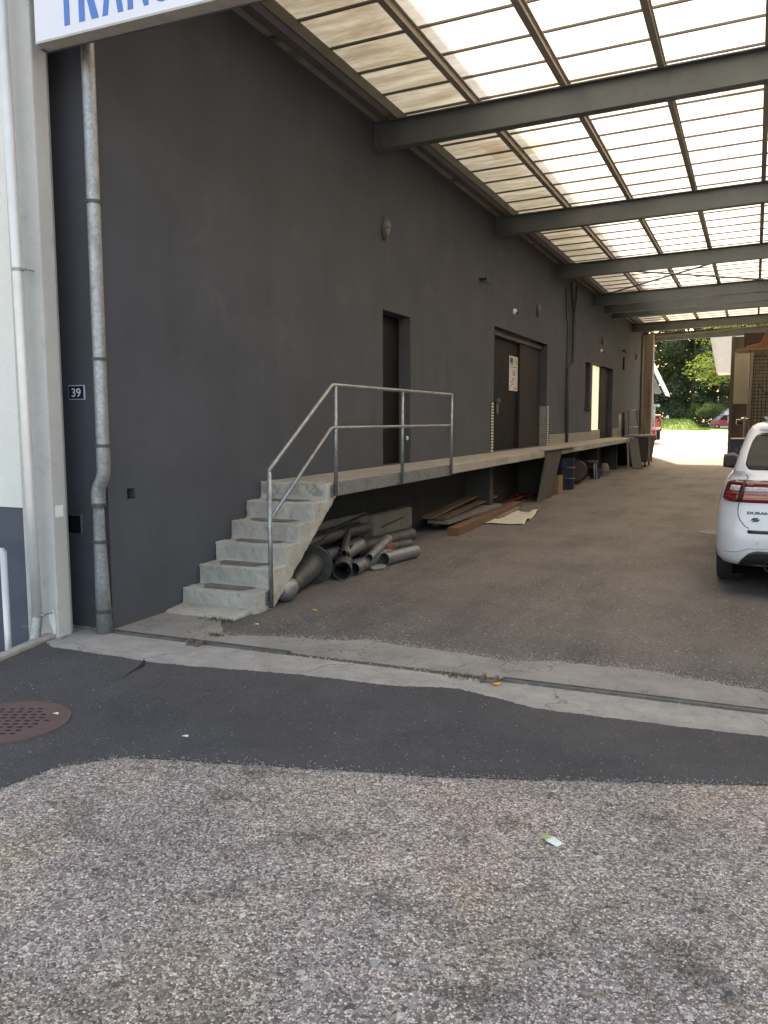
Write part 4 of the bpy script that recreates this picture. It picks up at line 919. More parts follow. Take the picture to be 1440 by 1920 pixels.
# waste container
t = thing('waste_container', 'grey galvanised waste container with pale rim at the end of the platform', 'waste container', (-3.55, 29.8, 0))
s = MB(); s.prism([(-3.9, .16), (-3.28, .16), (-3.18, 1.02), (-4.0, 1.02)], 'y', 29.3, 30.9); s.build('tub', mat('bin grey', (.035, .035, .030), (.028, .028, .024), rough=.75, stain=(.10, .095, .085)), t)
s = MB(); s.box(-4.04, -3.14, 29.25, 30.95, 1.02, 1.07); s.build('rim', mat('bin rim', (.20, .19, .165), (.15, .14, .125)), t)
MB().box(-3.23, -3.19, 29.26, 29.31, .3, 1.02).build('edge_post', mat('bin rim', (.2, .19, .165)), t)
for y in (29.5, 30.7):
    for x in (-3.8, -3.36): MB().lathe([(.001, -.02), (.08, -.02), (.08, .02), (.001, .02)], (x, y, .081), (1, 0, 0), 16).build('wheel', RUBBER, t, smooth='auto')
plank((-3.40, 27.9, .02), (-3.62, 28.3, 1.0), .32, .03, mat('dark panel', (.07, .07, .06)), 'dark narrow board leaning on the waste container', 'narrow_board', 'board')
MB()

# ================================================================== CLUTTER BY THE REAR WALL, RIGHT
def box_t(name, label, cat, x0, x1, y0, y1, z0, z1, m, bevel=.01, grp=None): return tag(MB().box(x0, x1, y0, y1, z0, z1).build(name, m, bevel=bevel), label, cat, grp)
t = thing('wall_shelf', 'wooden shelf high on the rear wall right of the opening', 'shelf', (.6, 34.3, 4.2))
MB().box(-.74, 2.4, 33.9, 35.6, 4.14, 4.20).build('board', WOOD_L, t)
for x in (-.25, .9, 2.2): MB().tube([(x, 34.0, .0), (x, 34.0, 4.14)], .03, 8).build('post', STEEL_D, t, smooth=True)
s = MB(); s.prism([(-.55, 4.202), (1.8, 4.202), (1.2, 4.9), (.30, 4.86), (.08, 4.40), (-.35, 4.30)], 'y', 34.1, 34.7); tag(s.build('folded_tarpaulin', mat('orange tarpaulin', (.20, .078, .036), (.15, .06, .03), rough=.6), bevel=.03), 'orange brown tarpaulin heaped on the high shelf', 'tarpaulin')
box_t('dark_crate', 'dark brown crate above the tarpaulin under the canopy', 'crate', -.5, 2.6, 34.9, 35.5, 4.21, 4.85, mat('dark crate', (.06, .035, .025)))
box_t('pale_board', 'pale grey board panel hung on the rear wall beside the opening', 'panel', -.84, -.28, 37.4, 37.46, 2.23, 4.34, mat('pale panel', (.36, .34, .30), (.31, .29, .26), scale=2, rough=.7))
t = thing('roller_cage', 'tall dark wire cage leaning at the rear wall behind the car', 'cage', (.35, 33.8, 0))
s = MB()
for k in range(9): s.tube([(-.05 + k * .13, 33.7, 1.2), (-.05 + k * .13, 33.7, 4.0)], .016, 6)
for k in range(22): s.tube([(-.14, 33.7, 1.25 + k * .125), (1.05, 33.7, 1.25 + k * .125)], .015, 6)
s.build('mesh_panel', BLACKP, t, smooth=True)
for x in (-.17, 1.06): MB().tube([(x, 33.7, 0), (x, 33.7, 4.05)], .04, 8).build('post', STEEL_D, t, smooth=True)
MB().tube([(.05, 33.62, 2.9), (.35, 33.62, 2.5), (.75, 33.62, 3.1)], .03, 8).build('hook', BLACKP, t, smooth=True)
MB().box(-.1, 1.3, 34.3, 34.34, 1.3, 4.0).build('backing_board', mat('pale backing', (.26, .24, .20), (.19, .175, .15)), t)
t = thing('steel_jack', 'small steel winch on a stand beside the wire cage', 'winch', (-.42, 33.6, 0))
MB().tube([(-.34, 33.6, 0), (-.34, 33.6, 1.72)], .035, 10).build('stand', STEEL_D, t, smooth=True)
MB().lathe([(.001, -.1), (.1, -.1), (.1, .1), (.001, .1)], (-.52, 33.6, 1.5), (1, .2, 0)).build('drum', BLACKP, t, smooth='auto')
MB().tube([(-.45, 33.6, 1.62), (-.12, 33.6, 1.62)], .03, 8).build('handle', CHROME, t, smooth=True)
MB().tube([(-.24, 33.58, 1.7), (-.28, 33.58, 4.0)], .012, 6).build('cable', mat('pale cable', (.4, .39, .36)), t, smooth=True)
t = thing('blue_container', 'dark blue container with white rim beside the far opening', 'container', (-.4, 33.8, 0))
MB().box(-.77, .5, 33.3, 34.6, .0, .88).build('body', mat('deep blue container', (.012, .03, .06), (.01, .025, .05), rough=.5), t, bevel=.02)
MB().box(-.78, -.24, 33.27, 33.32, .88, .92).build('rim', WHITEP, t)
MB().box(-.20, .3, 33.2, 33.32, .80, .85).build('rim', mat('pale blue rim', (.4, .5, .55)), t)
s = MB(); s.prism([(-.66, .46), (-.48, .46), (-.57, .58)], 'y', 33.285, 33.298); s.build('red_mark', mat('red mark', (.3, .03, .03)), t)
s = MB(); s.prism([(-.45, .62), (-.38, .62), (-.28, .36), (-.34, .36)], 'y', 33.285, 33.298); s.build('pale_mark', mat('pale mark', (.2, .24, .2)), t)
s = MB(); s.prism([(-.76, .36), (-.42, .36), (-.42, .44), (-.76, .42)], 'y', 33.285, 33.298); s.build('blue_mark', mat('blue mark', (.03, .08, .3)), t)

# ================================================================== WHITE CAR
CAR = thing('parked_car', 'white sport utility car with red tail lamps parked at the right edge', 'car', (.60, 8.02, 0), local=True, rz=R(-1.0))
TAB = [  # z, halfwidth, rear y, front y, rear corner radius
 (.265, .77, .16, 4.40, .20), (.29, .835, .07, 4.46, .24), (.34, .875, .02, 4.52, .27), (.42, .89, .0, 4.56, .28), (.55, .893, .0, 4.58, .28), (.62, .898, .012, 4.59, .28), (.70, .898, .035, 4.60, .29),
 (.80, .885, .05, 4.58, .30), (.88, .872, .06, 4.54, .31), (.96, .855, .065, 4.46, .31), (1.03, .832, .09, 4.36, .30), (1.08, .80, .125, 4.2, .29), (1.105, .778, .145, 3.55, .22), (1.13, .765, .16, 3.42, .14),
 (1.20, .745, .20, 3.30, .11), (1.30, .72, .27, 3.12, .10), (1.40, .69, .345, 2.94, .10), (1.49, .66, .40, 2.76, .13), (1.535, .63, .40, 2.62, .18), (1.565, .585, .48, 2.5, .2), (1.585, .48, .7, 2.3, .2)]
def crow(z):
    if z <= TAB[0][0]: return TAB[0]
    for a, b in zip(TAB, TAB[1:]):
        if z <= b[0]:
            f = (z - a[0]) / (b[0] - a[0]); return tuple(p + (q - p) * f for p, q in zip(a, b))
    return TAB[-1]
NR, NA, NS, NF, NE = 6, 9, 22, 8, 5
def half(z):
    _, w_, yr, yf, rc = crow(z); pts = []
    bow = lambda x: .05 * (x / w_) ** 2
    for i in range(NR): pts.append((-(w_ - rc) * i / NR, yr + bow((w_ - rc) * i / NR)))
    yb = yr + bow(w_ - rc); ry = rc * 1.15
    for i in range(NA): a = i / NA * math.pi / 2; pts.append((-(w_ - rc) - rc * math.sin(a), yb + ry * (1 - math.cos(a))))
    rf = min(.38, w_ * .5)
    for i in range(NS): f = i / NS; pts.append((-w_ - .006 * math.sin(f * math.pi), yb + ry + (yf - rf - yb - ry) * f))
    for i in range(NF): a = i / NF * math.pi / 2; pts.append((-(w_ - rf) - rf * math.cos(a), yf - rf + rf * math.sin(a) * .8))
    for i in range(NE + 1): pts.append((-(w_ - rf) * (1 - i / NE), yf - rf * .2 + .04 * i / NE))
    return pts
def surf(z, s_, off=0):
    sg = -1 if s_ < 0 else 1; s_ = abs(s_); p = half(z); i = min(int(s_), len(p) - 2); f = s_ - i
    x = p[i][0] + (p[i + 1][0] - p[i][0]) * f; y = p[i][1] + (p[i + 1][1] - p[i][1]) * f
    tx, ty = p[i + 1][0] - p[i][0], p[i + 1][1] - p[i][1]
    if i > 0 and f < .5: tx += p[i][0] - p[i - 1][0]; ty += p[i][1] - p[i - 1][1]
    L = math.hypot(tx, ty) or 1; nx, ny = ty / L, -tx / L
    nx = -abs(nx) * (1 if s_ > .6 else s_)
    ny = -abs(ny) if i < NR + NA else (abs(ny) if i > NR + NA + NS else 0)
    return Vector(((x + nx * off) * sg, y + ny * off, z))
# body
rs = []
for k, row in enumerate(TAB):
    h = half(row[0]); ring = [Vector((x, y, row[0])) for x, y in h] + [Vector((-x, y, row[0])) for x, y in h[-2:0:-1]]; rs.append(ring)
s = MB(); s.rings(rs); body = s.build('body', CARW, CAR)
# cut wheel arches
cut = MB()
for yy in (.93, 3.72):
    for sx in (-1, 1): cut.lathe([(.001, 0), (.40, 0), (.40, .34), (.001, .34)], (sx * .62, yy, .345), (sx, 0, 0), 40)
co = cut.build('cut', None); co.name = 'cut'
bmod = body.modifiers.new('b', 'BOOLEAN'); bmod.operation = 'DIFFERENCE'; bmod.object = co; bmod.solver = 'EXACT'
pi = body.parent; baked(body); bpy.data.objects.remove(co)
for p in body.data.polygons: p.use_smooth = True
body.data.set_sharp_from_angle(angle=R(32))
body.data.materials.clear(); body.data.materials.append(CARW)
def patch(name, m, parent, z0, z1, s0, s1, off, nz=8, ns=16, fz=None, thick=.004, z_of=None):
    s = MB()
    for j in range(nz + 1):
        for i in range(ns + 1):
            a = s0 + (s1 - s0) * i / ns; f = j / nz
            lo, hi = (z0, z1) if z_of is None else z_of(a)
            s.v.append(surf(lo + (hi - lo) * f, a, off))
    for j in range(nz):
        for i in range(ns): a = j * (ns + 1) + i; s.f.append((a, a + 1, a + ns + 2, a + ns + 1))
    o = s.build(name, m, parent, smooth=True); so = o.modifiers.new('s', 'SOLIDIFY'); so.thickness = thick; so.offset = 0; return o
# rear window
def zg(a):
    e = max(0, abs(a) - 5.6) / 1.4; return (1.145 + .03 * e * e, 1.475 - .02 * e)
patch('rear_window', GLASS_D, CAR, 0, 0, -7.4, 7.4, .004, 10, 40, z_of=zg)
patch('spoiler', CARW, CAR, 1.50, 1.535, -7.5, 7.5, .035, 3, 30, thick=.03)
# side windows and pillars
for sg in (1, -1):
    patch('side_window', GLASS_D, CAR, 1.145, 1.46, sg * 16.6, sg * 19.6, .003, 8, 10); patch('side_window', GLASS_D, CAR, 1.145, 1.47, sg * 20.0, sg * 25.0, .003, 8, 12); patch('side_window', GLASS_D, CAR, 1.145, 1.46, sg * 25.4, sg * 31.5, .003, 8, 14)
patch('windscreen', GLASS_D, CAR, 1.125, 1.50, 39, 50, .003, 10, 20); patch('windscreen', GLASS_D, CAR, 1.125, 1.50, -39, -50, .003, 10, 20)
# tail lamps
for sg in (1, -1):
    def zl(a):
        e = max(0, abs(a) - 9.5) / 2.6; return (.855 + .025 * e * e, 1.052 - .03 * e * e)
    tl = patch('tail_lamp', RED_D, CAR, 0, 0, sg * .02, sg * 12.1, .008, 6, 50, z_of=zl, thick=.012)
    patch('red_lens', RED_L, tl, .868, .945, sg * 8.85, sg * 11.5, .018, 4, 14); patch('red_lens', RED_L, tl, .868, .945, sg * .1, sg * 8.2, .018, 4, 26)
    patch('clear_lens', CLEAR_L, tl, 0.955, 1.005, sg * 8.9, sg * 10.8, .018, 3, 12); patch('clear_lens', CLEAR_L, tl, 0.955, .995, sg * 2.2, sg * 8.15, .018, 3, 14)
    patch('lens_divider', BLACKP, tl, .862, 1.045, sg * 8.3, sg * 8.7, .021, 3, 3)
    patch('lens_line', RED_D, tl, .895, .901, sg * .1, sg * 11.2, .0225, 1, 40, thick=.002); patch('lens_line', RED_D, tl, .922, .928, sg * .1, sg * 11.2, .0225, 1, 40, thick=.002)
    # tailgate gap
    g1 = [surf(z, sg * a, .001) for z, a in ((1.10, 8.6), (1.08, 8.5), (1.05, 8.5))] ; MB().tube(g1, .0035, 6).build('panel_gap', BLACKP, CAR)
    g2 = [surf(z, sg * a, .001) for z, a in ((.86, 8.5), (.80, 8.4), (.75, 8.1), (.71, 7.7), (.675, 7.1), (.645, 6.5), (.63, 5.9))]; MB().tube(g2, .0035, 6).build('panel_gap', BLACKP, CAR)
    g3 = [surf(z, sg * a, .002) for z, a in ((.43, 15.2), (.41, 12.5), (.405, 10), (.41, 8), (.43, 6.8), (.447, 6), (.45, 0.5))]; MB().tube(g3, .004, 6).build('bumper_crease', mat('crease grey', (.3, .31, .33)), CAR)
    MB().lathe([(.012, 0), (.012, .003), (.001, .004)], surf(.50, sg * 5.2, .001), (0, -1, 0), 14).build('parking_sensor', mat('sensor grey', (.5, .52, .55)), CAR)
patch('bumper_step', BLACKP, CAR, .585, .615, -6.0, 6.0, .006, 2, 20)
def zv(a):
    e = abs(a); return (.275, .43 if e < 5.4 else .43 - (e - 5.4) / 2.8 * .14)
patch('lower_valance', BLACKP, CAR, 0, 0, -8.2, 8.2, .006, 6, 44, z_of=zv)
for sx in (-.42, .42): MB().duct((sx, .0, .30), (sx, .25, .30), .05, .005).build('exhaust_tip', mat('sooty tip', (.05, .05, .05), rough=.4, metal=.6), CAR, smooth='auto')
MB().box(-.74, .74, .3, 4.3, .17, .30).build('underbody', mat('matt underseal', (.004, .004, .004), (.003, .003, .003), rough=1, spec=0), CAR)
MB().box(-.25, .25, .035, .05, .66, .77).build('number_plate_recess', BLACKP, CAR)
text_mesh('DURANGO', 'model_lettering', mat('dark lettering', (.07, .075, .08)), CAR, (-.628, .066, .752), (1, -.065, 0), (0, 0, 1), .27, .026, .004, .045)
s = MB(); s.prism([(-.600, .700), (-.555, .700), (-.53, .724), (-.575, .724)], 'y', .050, .064); s.prism([(-.585, .688), (-.54, .688), (-.517, .710), (-.560, .7115)], 'y', .048, .062); s.build('emblem', mat('dark lettering', (.07, .075, .08)), CAR)
# wheels
for yy in (.93, 3.72):
    for sx in (-1, 1):
        cx = sx * .775; wl = MB().lathe([(.22, -.125), (.30, -.125), (.335, -.115), (.352, -.09), (.355, 0), (.352, .09), (.335, .115), (.30, .125), (.22, .12)], (cx, yy, .355), (sx, 0, 0), 48).build('wheel', RUBBER, CAR, smooth='auto')
        MB().lathe([(.001, .06), (.05, .08), (.06, .05), (.20, .09), (.225, .11), (.23, .10), (.22, -.10)], (cx, yy, .355), (sx, 0, 0), 40).build('rim', mat('dark rim', (.12, .12, .125), (.10, .10, .10), rough=.3, metal=.8), wl, smooth='auto')
    MB().lathe([(.001, -.74), (.05, -.74), (.05, .74), (.001, .74)], (0, yy, .33), (1, 0, 0)).build('axle', BLACKP, CAR)
# mirrors
for sx in (-1, 1):
    s = MB(); s.rings([[(sx * (.76 + .22 * f), 2.98 + .02 * f + .10 * math.sin(a) * (1 - .25 * f), 1.10 + (.085 - .015 * abs(f - .5)) * math.cos(a) * (.55 + .6 * min(1, f * 2) * (1 - .25 * f * f))) for a in [k * math.pi / 8 for k in range(16)]] for f in (0, .2, .5, .8, .95, 1)])
    mo = s.build('mirror', BLACKP, CAR, smooth='auto')
    s = MB(); s.prism([(sx * .83, 1.045), (sx * .95, 1.04), (sx * .972, 1.10), (sx * .955, 1.15), (sx * .84, 1.165)], 'y', 2.885, 2.905); s.build('mirror_glass', GLASS_D, mo)
for sx in (-1, 1): MB().tube([(sx * .50, .62, 1.595), (sx * .52, .8, 1.615), (sx * .52, 2.2, 1.615), (sx * .50, 2.35, 1.59)], .013, 8).build('roof_rail', mat('rail grey', (.3, .3, .31), metal=.6), CAR, smooth=True)
patch('head_lamp', CLEAR_L, CAR, .72, .84, 37.5, 43, .006, 4, 10); patch('head_lamp', CLEAR_L, CAR, .72, .84, -37.5, -43, .006, 4, 10)
patch('grille', BLACKP, CAR, .5, .84, 43.5, 50, .006, 4, 10); patch('grille', BLACKP, CAR, .5, .84, -43.5, -50, .006, 4, 10)

# ================================================================== BEYOND THE OPENING
# shed on the left
SH = thing('garden_shed', 'white shed with overhanging ribbed roof left of the far opening', 'shed', (-10, 62, .3))
z0 = hz(60); wsh = mat('shed white', (.40, .41, .41), (.36, .37, .37), rough=.7)
MB().box(-16, -6.5, 59, 61, z0, 3.35).build('wall', wsh, SH)
def rfz(x): return 3.25 + (-5.45 - x) * 1.75 / 1.0 if False else 3.2 + (-5.43 - x) * 2.03
s = MB(); s.add([(-5.43, 58, 3.15), (-5.43, 61, 3.15), (-7.2, 61, 6.65), (-7.2, 58, 6.65), (-5.43, 58, 3.30), (-5.43, 61, 3.30), (-7.2, 61, 6.9), (-7.2, 58, 6.9)], [(0, 3, 2, 1), (4, 5, 6, 7), (0, 1, 5, 4), (1, 2, 6, 5), (2, 3, 7, 6), (3, 0, 4, 7)])
s.build('roof', mat('shed roof white', (.66, .68, .68), (.6, .62, .62), rough=.5), SH)
s = MB()
for k in range(6): zz = 3.3 + k * .5; s.box(-9, -5.62 - (zz - 3.15) * .51 - .12, 58.4, 58.6, zz, zz + .2)
s.build('gable_board', mat('shed shadow board', (.26, .26, .25)), SH)
s = MB(); s.prism([(-16, 3.35), (-5.75, 3.35), (-7.3, 6.6), (-16, 6.6)], 'y', 58.8, 59.0); s.build('gable', mat('gable grey', (.42, .42, .41)), SH)
MB().box(-7.3, -5.85, 57.5, 58.9, 2.45, 2.6).build('door_canopy', mat('porch grey', (.4, .42, .42)), SH)
MB().box(-6.25, -6.1, 58.4, 58.6, z0, 2.45).build('post', mat('porch post', (.48, .53, .56)), SH)
# vans
def van(name, label, loc, rz, m, L=4.3, H=1.9, sign=None):
    t = thing(name, label, 'van', loc, 'red vehicles in the far yard', local=True, rz=rz)
    pr = [(-L / 2, .35), (-L / 2, .95), (-L / 2 + .25, 1.05), (-L / 2 + .95, 1.18), (-L / 2 + 1.55, H - .05), (-L / 2 + 1.9, H), (L / 2 - .1, H - .03), (L / 2, H - .2), (L / 2, .35)]
    b = MB().prism(pr, 'y', -.85, .85).build('body', m, t, bevel=.07)
    gl = MB().prism([(-L / 2 + 1.1, 1.22), (-L / 2 + 1.58, H - .14), (-L / 2 + 2.05, H - .14), (-L / 2 + 2.05, 1.15)], 'y', -.858, .858); gl.build('side_window', GLASS_D, t)
    MB().box(L / 2 - .02, L / 2 + .008, -.65, .65, 1.15, H - .2).build('rear_window', GLASS_D, t)
    MB().add([(-L / 2 + .98, -.72, 1.21), (-L / 2 + .98, .72, 1.21), (-L / 2 + 1.52, .66, H - .1), (-L / 2 + 1.52, -.66, H - .1)], [(0, 1, 2, 3)]).build('windscreen', GLASS_D, t)
    for x in (-L / 2 + .8, L / 2 - .75):
        for y in (-.8, .8): wq = MB().lathe([(.001, -.1), (.31, -.1), (.33, 0), (.31, .1), (.001, .1)], (x, y, .33), (0, 1, 0), 20).build('wheel', RUBBER, t, smooth='auto'); MB().lathe([(.001, -.11), (.19, -.11), (.19, .11), (.001, .11)], (x, y, .33), (0, 1, 0), 16).build('rim', mat('van rim', (.45, .45, .45)), wq)
    for y in (-.75, .75): MB().box(L / 2 - .01, L / 2 + .02, y - .08, y + .08, .9, 1.3).build('tail_lamp', RED_D, t); MB().box(-L / 2 - .02, -L / 2 + .12, y - .12, y + .12, .8, .95).build('headlight', CLEAR_L, t)
    if sign: MB().box(-L / 2 + 2.15, -L / 2 + 2.75, -.862, -.855, .75, 1.65).build('white_decal', WHITEP, t)
    return t
REDV = mat('red van paint', (.50, .018, .022), (.45, .015, .02), rough=.35, coat=.6)
van('red_van', 'red van with white decal parked beside the white dome tent', (-3.3, 123, hz(120, 0) - .03), 0, REDV, sign=True)
van('red_van', 'red van seen from behind near the white shed', (-10.9, 103, hz(103) + .01), R(-84), REDV)
t = thing('flatbed_truck', 'red flatbed truck with load nearest to the shed', 'truck', (-6.4, 56, .26), 'red vehicles in the far yard')
MB().box(-7.4, -5.55, 54.5, 56.8, .98, 1.12).build('bed', mat('bed grey', (.5, .48, .44)), t)
MB().box(-7.35, -5.6, 54.5, 54.6, .55, .96).build('tail_board', REDV, t)
MB().box(-7.6, -6.3, 56.9, 57.9, .5, 1.9).build('cab', REDV, t, bevel=.1)
for y in (55.2, 57.4):
    for x in (-7.2, -5.75): MB().lathe([(.001, -.12), (.33, -.12), (.35, 0), (.33, .12), (.001, .12)], (x, y, .26 + .34), (1, 0, 0), 20).build('wheel', RUBBER, t, smooth='auto')
for k, cc in enumerate(((.45, .08, .04), (.5, .4, .08), (.1, .22, .05), (.4, .06, .05))):
    s = MB(); rr = random.Random(k)
    for q in range(70):
        cx, cy, cz = -6.9 + rr.uniform(0, 1.3), 54.7 + k * .5 + rr.uniform(0, .5), 1.14 + rr.uniform(0, .55); r_ = .07
        s.add([(cx + rr.uniform(-r_, r_), cy + rr.uniform(-r_, r_), cz + rr.uniform(-r_, r_)) for _ in range(3)], [(0, 1, 2)])
    s.build('plant_load', mat('load%d' % k, cc), t)
# dome tent
t = thing('white_dome_tent', 'large white dome tent behind the right red van', 'tent', (-.3, 134, .35))
s = MB(); n = 24
for j in range(11):
    a = j / 10 * math.pi / 2; s.v += [(.4 + 6.7 * math.cos(a) * math.cos(2 * math.pi * i / n), 136 + 6 * math.cos(a) * math.sin(2 * math.pi * i / n), .2 + 3.9 * math.sin(a)) for i in range(n)]
for j in range(10):
    for i in range(n): s.f.append((j * n + i, j * n + (i + 1) % n, (j + 1) * n + (i + 1) % n, (j + 1) * n + i))
s.build('shell', mat('tent white', (.80, .81, .82), (.74, .76, .78), rough=.5), t, smooth=True)
s = MB(); s.lathe([(1.0, 0), (1.1, 0), (1.1, .08), (1.0, .08)], (-1.6, 130.6, 2.6), (0, -1, .6), 4); s.build('window', mat('tent window', (.35, .42, .48)), t)
# white eave of the neighbour, right
t = thing('neighbour_roof', 'white sloping roof overhang hanging in at the top right of the opening', 'roof', (0, 45, 4))
s = MB(); s.add([(-2.12, 44, 5.45), (-1.80, 44.5, 3.87), (-.9, 44.5, 3.87), (2.5, 44, 3.87), (2.5, 44, 5.9), (-2.2, 44, 5.9), (-2.12, 47, 5.45), (-1.80, 47, 3.87), (-.9, 47, 3.87), (2.5, 47, 3.87), (2.5, 47, 5.9), (-2.2, 47, 5.9)],
    [(0, 1, 2, 3, 4, 5), (11, 10, 9, 8, 7, 6), (0, 6, 7, 1), (1, 7, 8, 2), (2, 8, 9, 3), (3, 9, 10, 4), (4, 10, 11, 5), (5, 11, 6, 0)])
s.build('fascia', mat('neighbour white', (.78, .75, .66), (.70, .67, .6), rough=.8), t)
MB().box(.2, 2.5, 44.6, 46.9, 0.1, 3.86).build('wall', BRN, t)
# person
def person(x, y, z, label):
    me = bpy.data.meshes.new('person'); V = [(0, 0, .92), (0, 0, 1.12), (0, 0, 1.38), (0, -.01, 1.50), (0, -.01, 1.58), (0, -.01, 1.68), (-.10, 0, .9), (-.12, -.04, .5), (-.12, 0, .08), (-.12, -.12, .04), (.10, 0, .9), (.12, .06, .5), (.12, .14, .1), (.12, .04, .04), (-.18, 0, 1.38), (-.25, 0, 1.12), (-.22, -.15, .92), (.18, 0, 1.38), (.25, .03, 1.12), (.24, -.10, .9)]
    Ed = [(0, 1), (1, 2), (2, 3), (3, 4), (4, 5), (0, 6), (6, 7), (7, 8), (8, 9), (0, 10), (10, 11), (11, 12), (12, 13), (2, 14), (14, 15), (15, 16), (2, 17), (17, 18), (18, 19)]
    rad = [.13, .13, .14, .055, .085, .08, .09, .06, .04, .035, .09, .06, .04, .035, .06, .045, .03, .06, .045, .03]
    me.from_pydata(V, Ed, []); o = bpy.data.objects.new('person', me); COL.objects.link(o)
    sk = o.modifiers.new('s', 'SKIN'); 
    if not me.skin_vertices: pass
    for i, v in enumerate(me.skin_vertices[0].data if me.skin_vertices else []): v.radius = (rad[i], rad[i]); v.use_root = (i == 0)
    sb_ = o.modifiers.new('u', 'SUBSURF'); sb_.levels = 1; sb_.render_levels = 1
    o.location = (x, y, z); tag(o, label, 'person')
    return o
try:
    pp = person(-11.7, 129, hz(129) - .02, 'person in a white shirt standing behind the grass bank')
    pp.data.materials.append(mat('dark trousers skin', (.10, .08, .07)))
    dg = bpy.context.evaluated_depsgraph_get(); dg.update(); baked(pp)
    MB().lathe([(.17, .93), (.19, 1.1), (.215, 1.32), (.17, 1.44), (.07, 1.47)], (0, 0, 0)).build('shirt', WHITEP, pp, smooth=True)
    MB().lathe([(.001, 0), (.06, -.01), (.09, -.06), (.085, -.10)], (0, .005, 1.78)).build('hair', BLACKP, pp, smooth=True)
except Exception as ex:
    print('person failed', ex)

# ------------------------------------------------------------------ vegetation
def leaves(n, centres, size, rr, flat=.3):
    s = MB()
    for i in range(n):
        cx, cy, cz, cr = rr.choice(centres)
        while True:
            a, b, c_ = rr.uniform(-1, 1), rr.uniform(-1, 1), rr.uniform(-1, 1)
            if a * a + b * b + c_ * c_ < 1: break
        p = Vector((cx + a * cr, cy + b * cr, cz + c_ * cr * .75)); q = size * rr.uniform(.6, 1.3)
        u = Vector((rr.gauss(0, 1), rr.gauss(0, 1), rr.gauss(0, flat))).normalized(); v_ = u.cross(Vector((rr.gauss(0, .5), rr.gauss(0, .5), 1))).normalized()
        s.v += [tuple(p - u * q), tuple(p - v_ * q * .55), tuple(p + u * q), tuple(p + v_ * q * .55)]; k = len(s.v); s.f.append((k - 4, k - 3, k - 2, k - 1))
    return s
BARK = mat('bark', (.07, .055, .04), (.05, .04, .03), rough=.95, bump=.5, bscale=12)
LM1 = m_leaf('dark foliage', (.11, .15, .085), (.165, .21, .115), .34, .5); LM2 = m_leaf('mid foliage', (.11, .155, .065), (.155, .20, .085), .38, .5); LM3 = m_leaf('sunny foliage', (.14, .20, .05), (.19, .25, .07), .45, .8)  # forest greens lightened, distance haze put into the leaf colour
def tree(label, x, y, h, cr, m, seed, n=7000, size=.22, low=.12, grp='trees beyond the yard', name='forest_tree', k=34):
    rr = random.Random(seed); z = hz(y); t = thing(name, label, 'tree', (x, y, z), grp)
    s = MB(); top = Vector((x + rr.uniform(-.5, .5), y, z + h * .85)); s.tube([(x, y, z - .1), (x + .1, y, z + h * .3), tuple((Vector((x, y, z + h * .3)) + top) / 2), tuple(top)], [.28, .22, .15, .04], 9)
    cs = []
    for i in range(k):
        f = low + (1 - low) * rr.random(); pr = cr * (.45 + .75 * math.sin(min(1, f * 1.05) * math.pi) ** .7) * rr.uniform(.35, 1); a = rr.uniform(0, 6.28)
        c_ = (x + pr * math.cos(a), y + pr * math.sin(a), z + h * f, cr * rr.uniform(.22, .42)); cs.append(c_)
        if i % 3 == 0: s.tube([(x + .05, y, z + h * f * .7), ((x + c_[0]) / 2, (y + c_[1]) / 2, z + h * f * .9), c_[:3]], [.09, .06, .02], 6)
    s.build('trunk', BARK, t, smooth=True); leaves(n, cs, size, rr).build('crown', m, t); return t
fl = [(-17, 112, 17, 4.5, LM1, 'dark tall tree at the far left edge of the forest'), (-12.4, 106, 16, 4.2, LM1, 'dense dark tree just right of the shed roof'), (-9.2, 111, 18, 4.4, LM2, 'tall mid green tree behind the person'),
      (-6.9, 105, 15, 3.2, LM1, 'narrow dark tree in the middle of the forest edge'), (-4.6, 110, 17, 4.2, LM1, 'dark tree right of the middle, behind the dome tent'), (-1.5, 106, 16, 4.0, LM2, 'leafy tree directly behind the dome tent'),
      (2.6, 111, 17, 4.6, LM1, 'dark tree behind the right end of the dome tent'), (-14.5, 120, 20, 5, LM1, 'rear tree rising behind the shed roof side'), (-7.8, 122, 21, 5, LM1, 'rear dark tree filling the middle gap'), (-1.0, 122, 20, 5, LM1, 'rear dark tree at the right side of the opening'), (7.5, 108, 17, 4.6, LM2, 'green tree to the right hidden by the rear wall')]
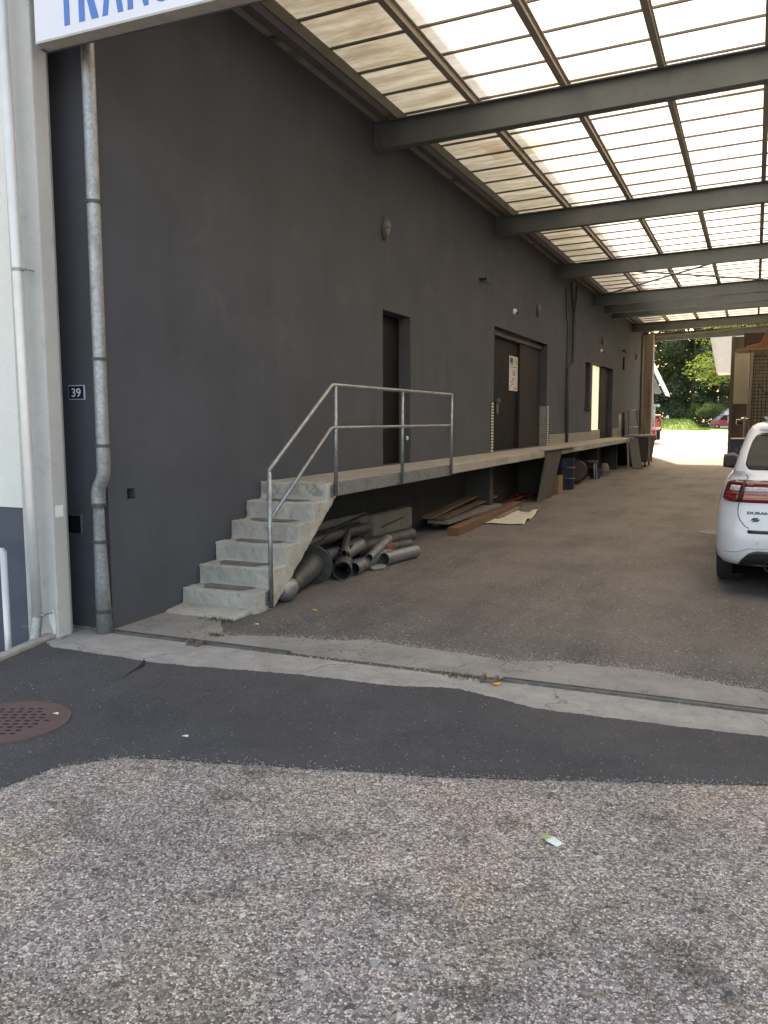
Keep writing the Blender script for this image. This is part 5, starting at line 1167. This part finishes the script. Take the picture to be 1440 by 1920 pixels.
for i, (x, y, h, cr, m, lab) in enumerate(fl): tree(lab, x * 1.33, y * 1.33, h * 1.28, cr * 1.36, m, 20 + i, n=9500, size=.31, low=.05)
tree('bright green maple with sunlit leaves overhanging the far yard', -.1, 64, 12, 3.3, LM3, 77, n=13000, size=.12, low=.36, grp=None, name='maple_tree', k=46)
s = leaves(26000, [(-42 + i * 1.7, 168 + (i % 3) * 3, 1.5 + (i * 7 % 5) * 3.4, 4.2) for i in range(44)] + [(-42 + i * 1.7, 174, 3 + (i * 3 % 4) * 4.2, 5.2) for i in range(44)], .6, random.Random(9))
o = s.build('distant_wood', LM1); o['kind'] = 'stuff'; o['label'] = 'dark mass of the wood far behind the single trees'
def shrub(label, x, y, r, h, m, seed, n=2200, size=.15):
    x *= 1.33; y *= 1.33; r *= 1.3; h *= 1.25
    rr = random.Random(seed); z = hz(y); cs = [(x + rr.uniform(-r, r) * .7, y + rr.uniform(-r, r) * .5, z + h * rr.uniform(.25, .8), r * .4) for _ in range(12)]
    t = thing('shrub', label, 'shrub', (x, y, z), 'shrubs at the forest edge'); leaves(n, cs, size, rr).build('foliage', m, t)
    s = MB()
    for k in range(4): s.tube([(x + rr.uniform(-.1, .1), y, z - .05), cs[k][:3]], [.04, .015], 6)
    s.build('stem', BARK, t)
shrub('dark low shrub behind the grass bank at the left', -11.2, 100.5, 2.2, 2.2, LM1, 1); shrub('dark shrub behind the person', -7.6, 101.5, 2.0, 2.4, LM1, 2); shrub('pale green leafy shrub in the middle of the bank', -5.6, 99, 1.4, 3.0, LM3, 3, 700); shrub('grey green reedy shrub left of the dome tent', -4.2, 91, 1.6, 1.7, LM2, 4, 3000, .1); shrub('dark shrub under the narrow middle tree', -9.6, 103, 2.2, 3.4, LM1, 5); shrub('dark shrub at the left foot of the forest by the shed', -14.5, 101, 2.4, 3.0, LM1, 6); shrub('dark shrub behind the pale leafy shrub', -3.6, 102, 2.4, 3.4, LM1, 7)

for e in LOCAL:
    if '_local' in e: del e['_local']
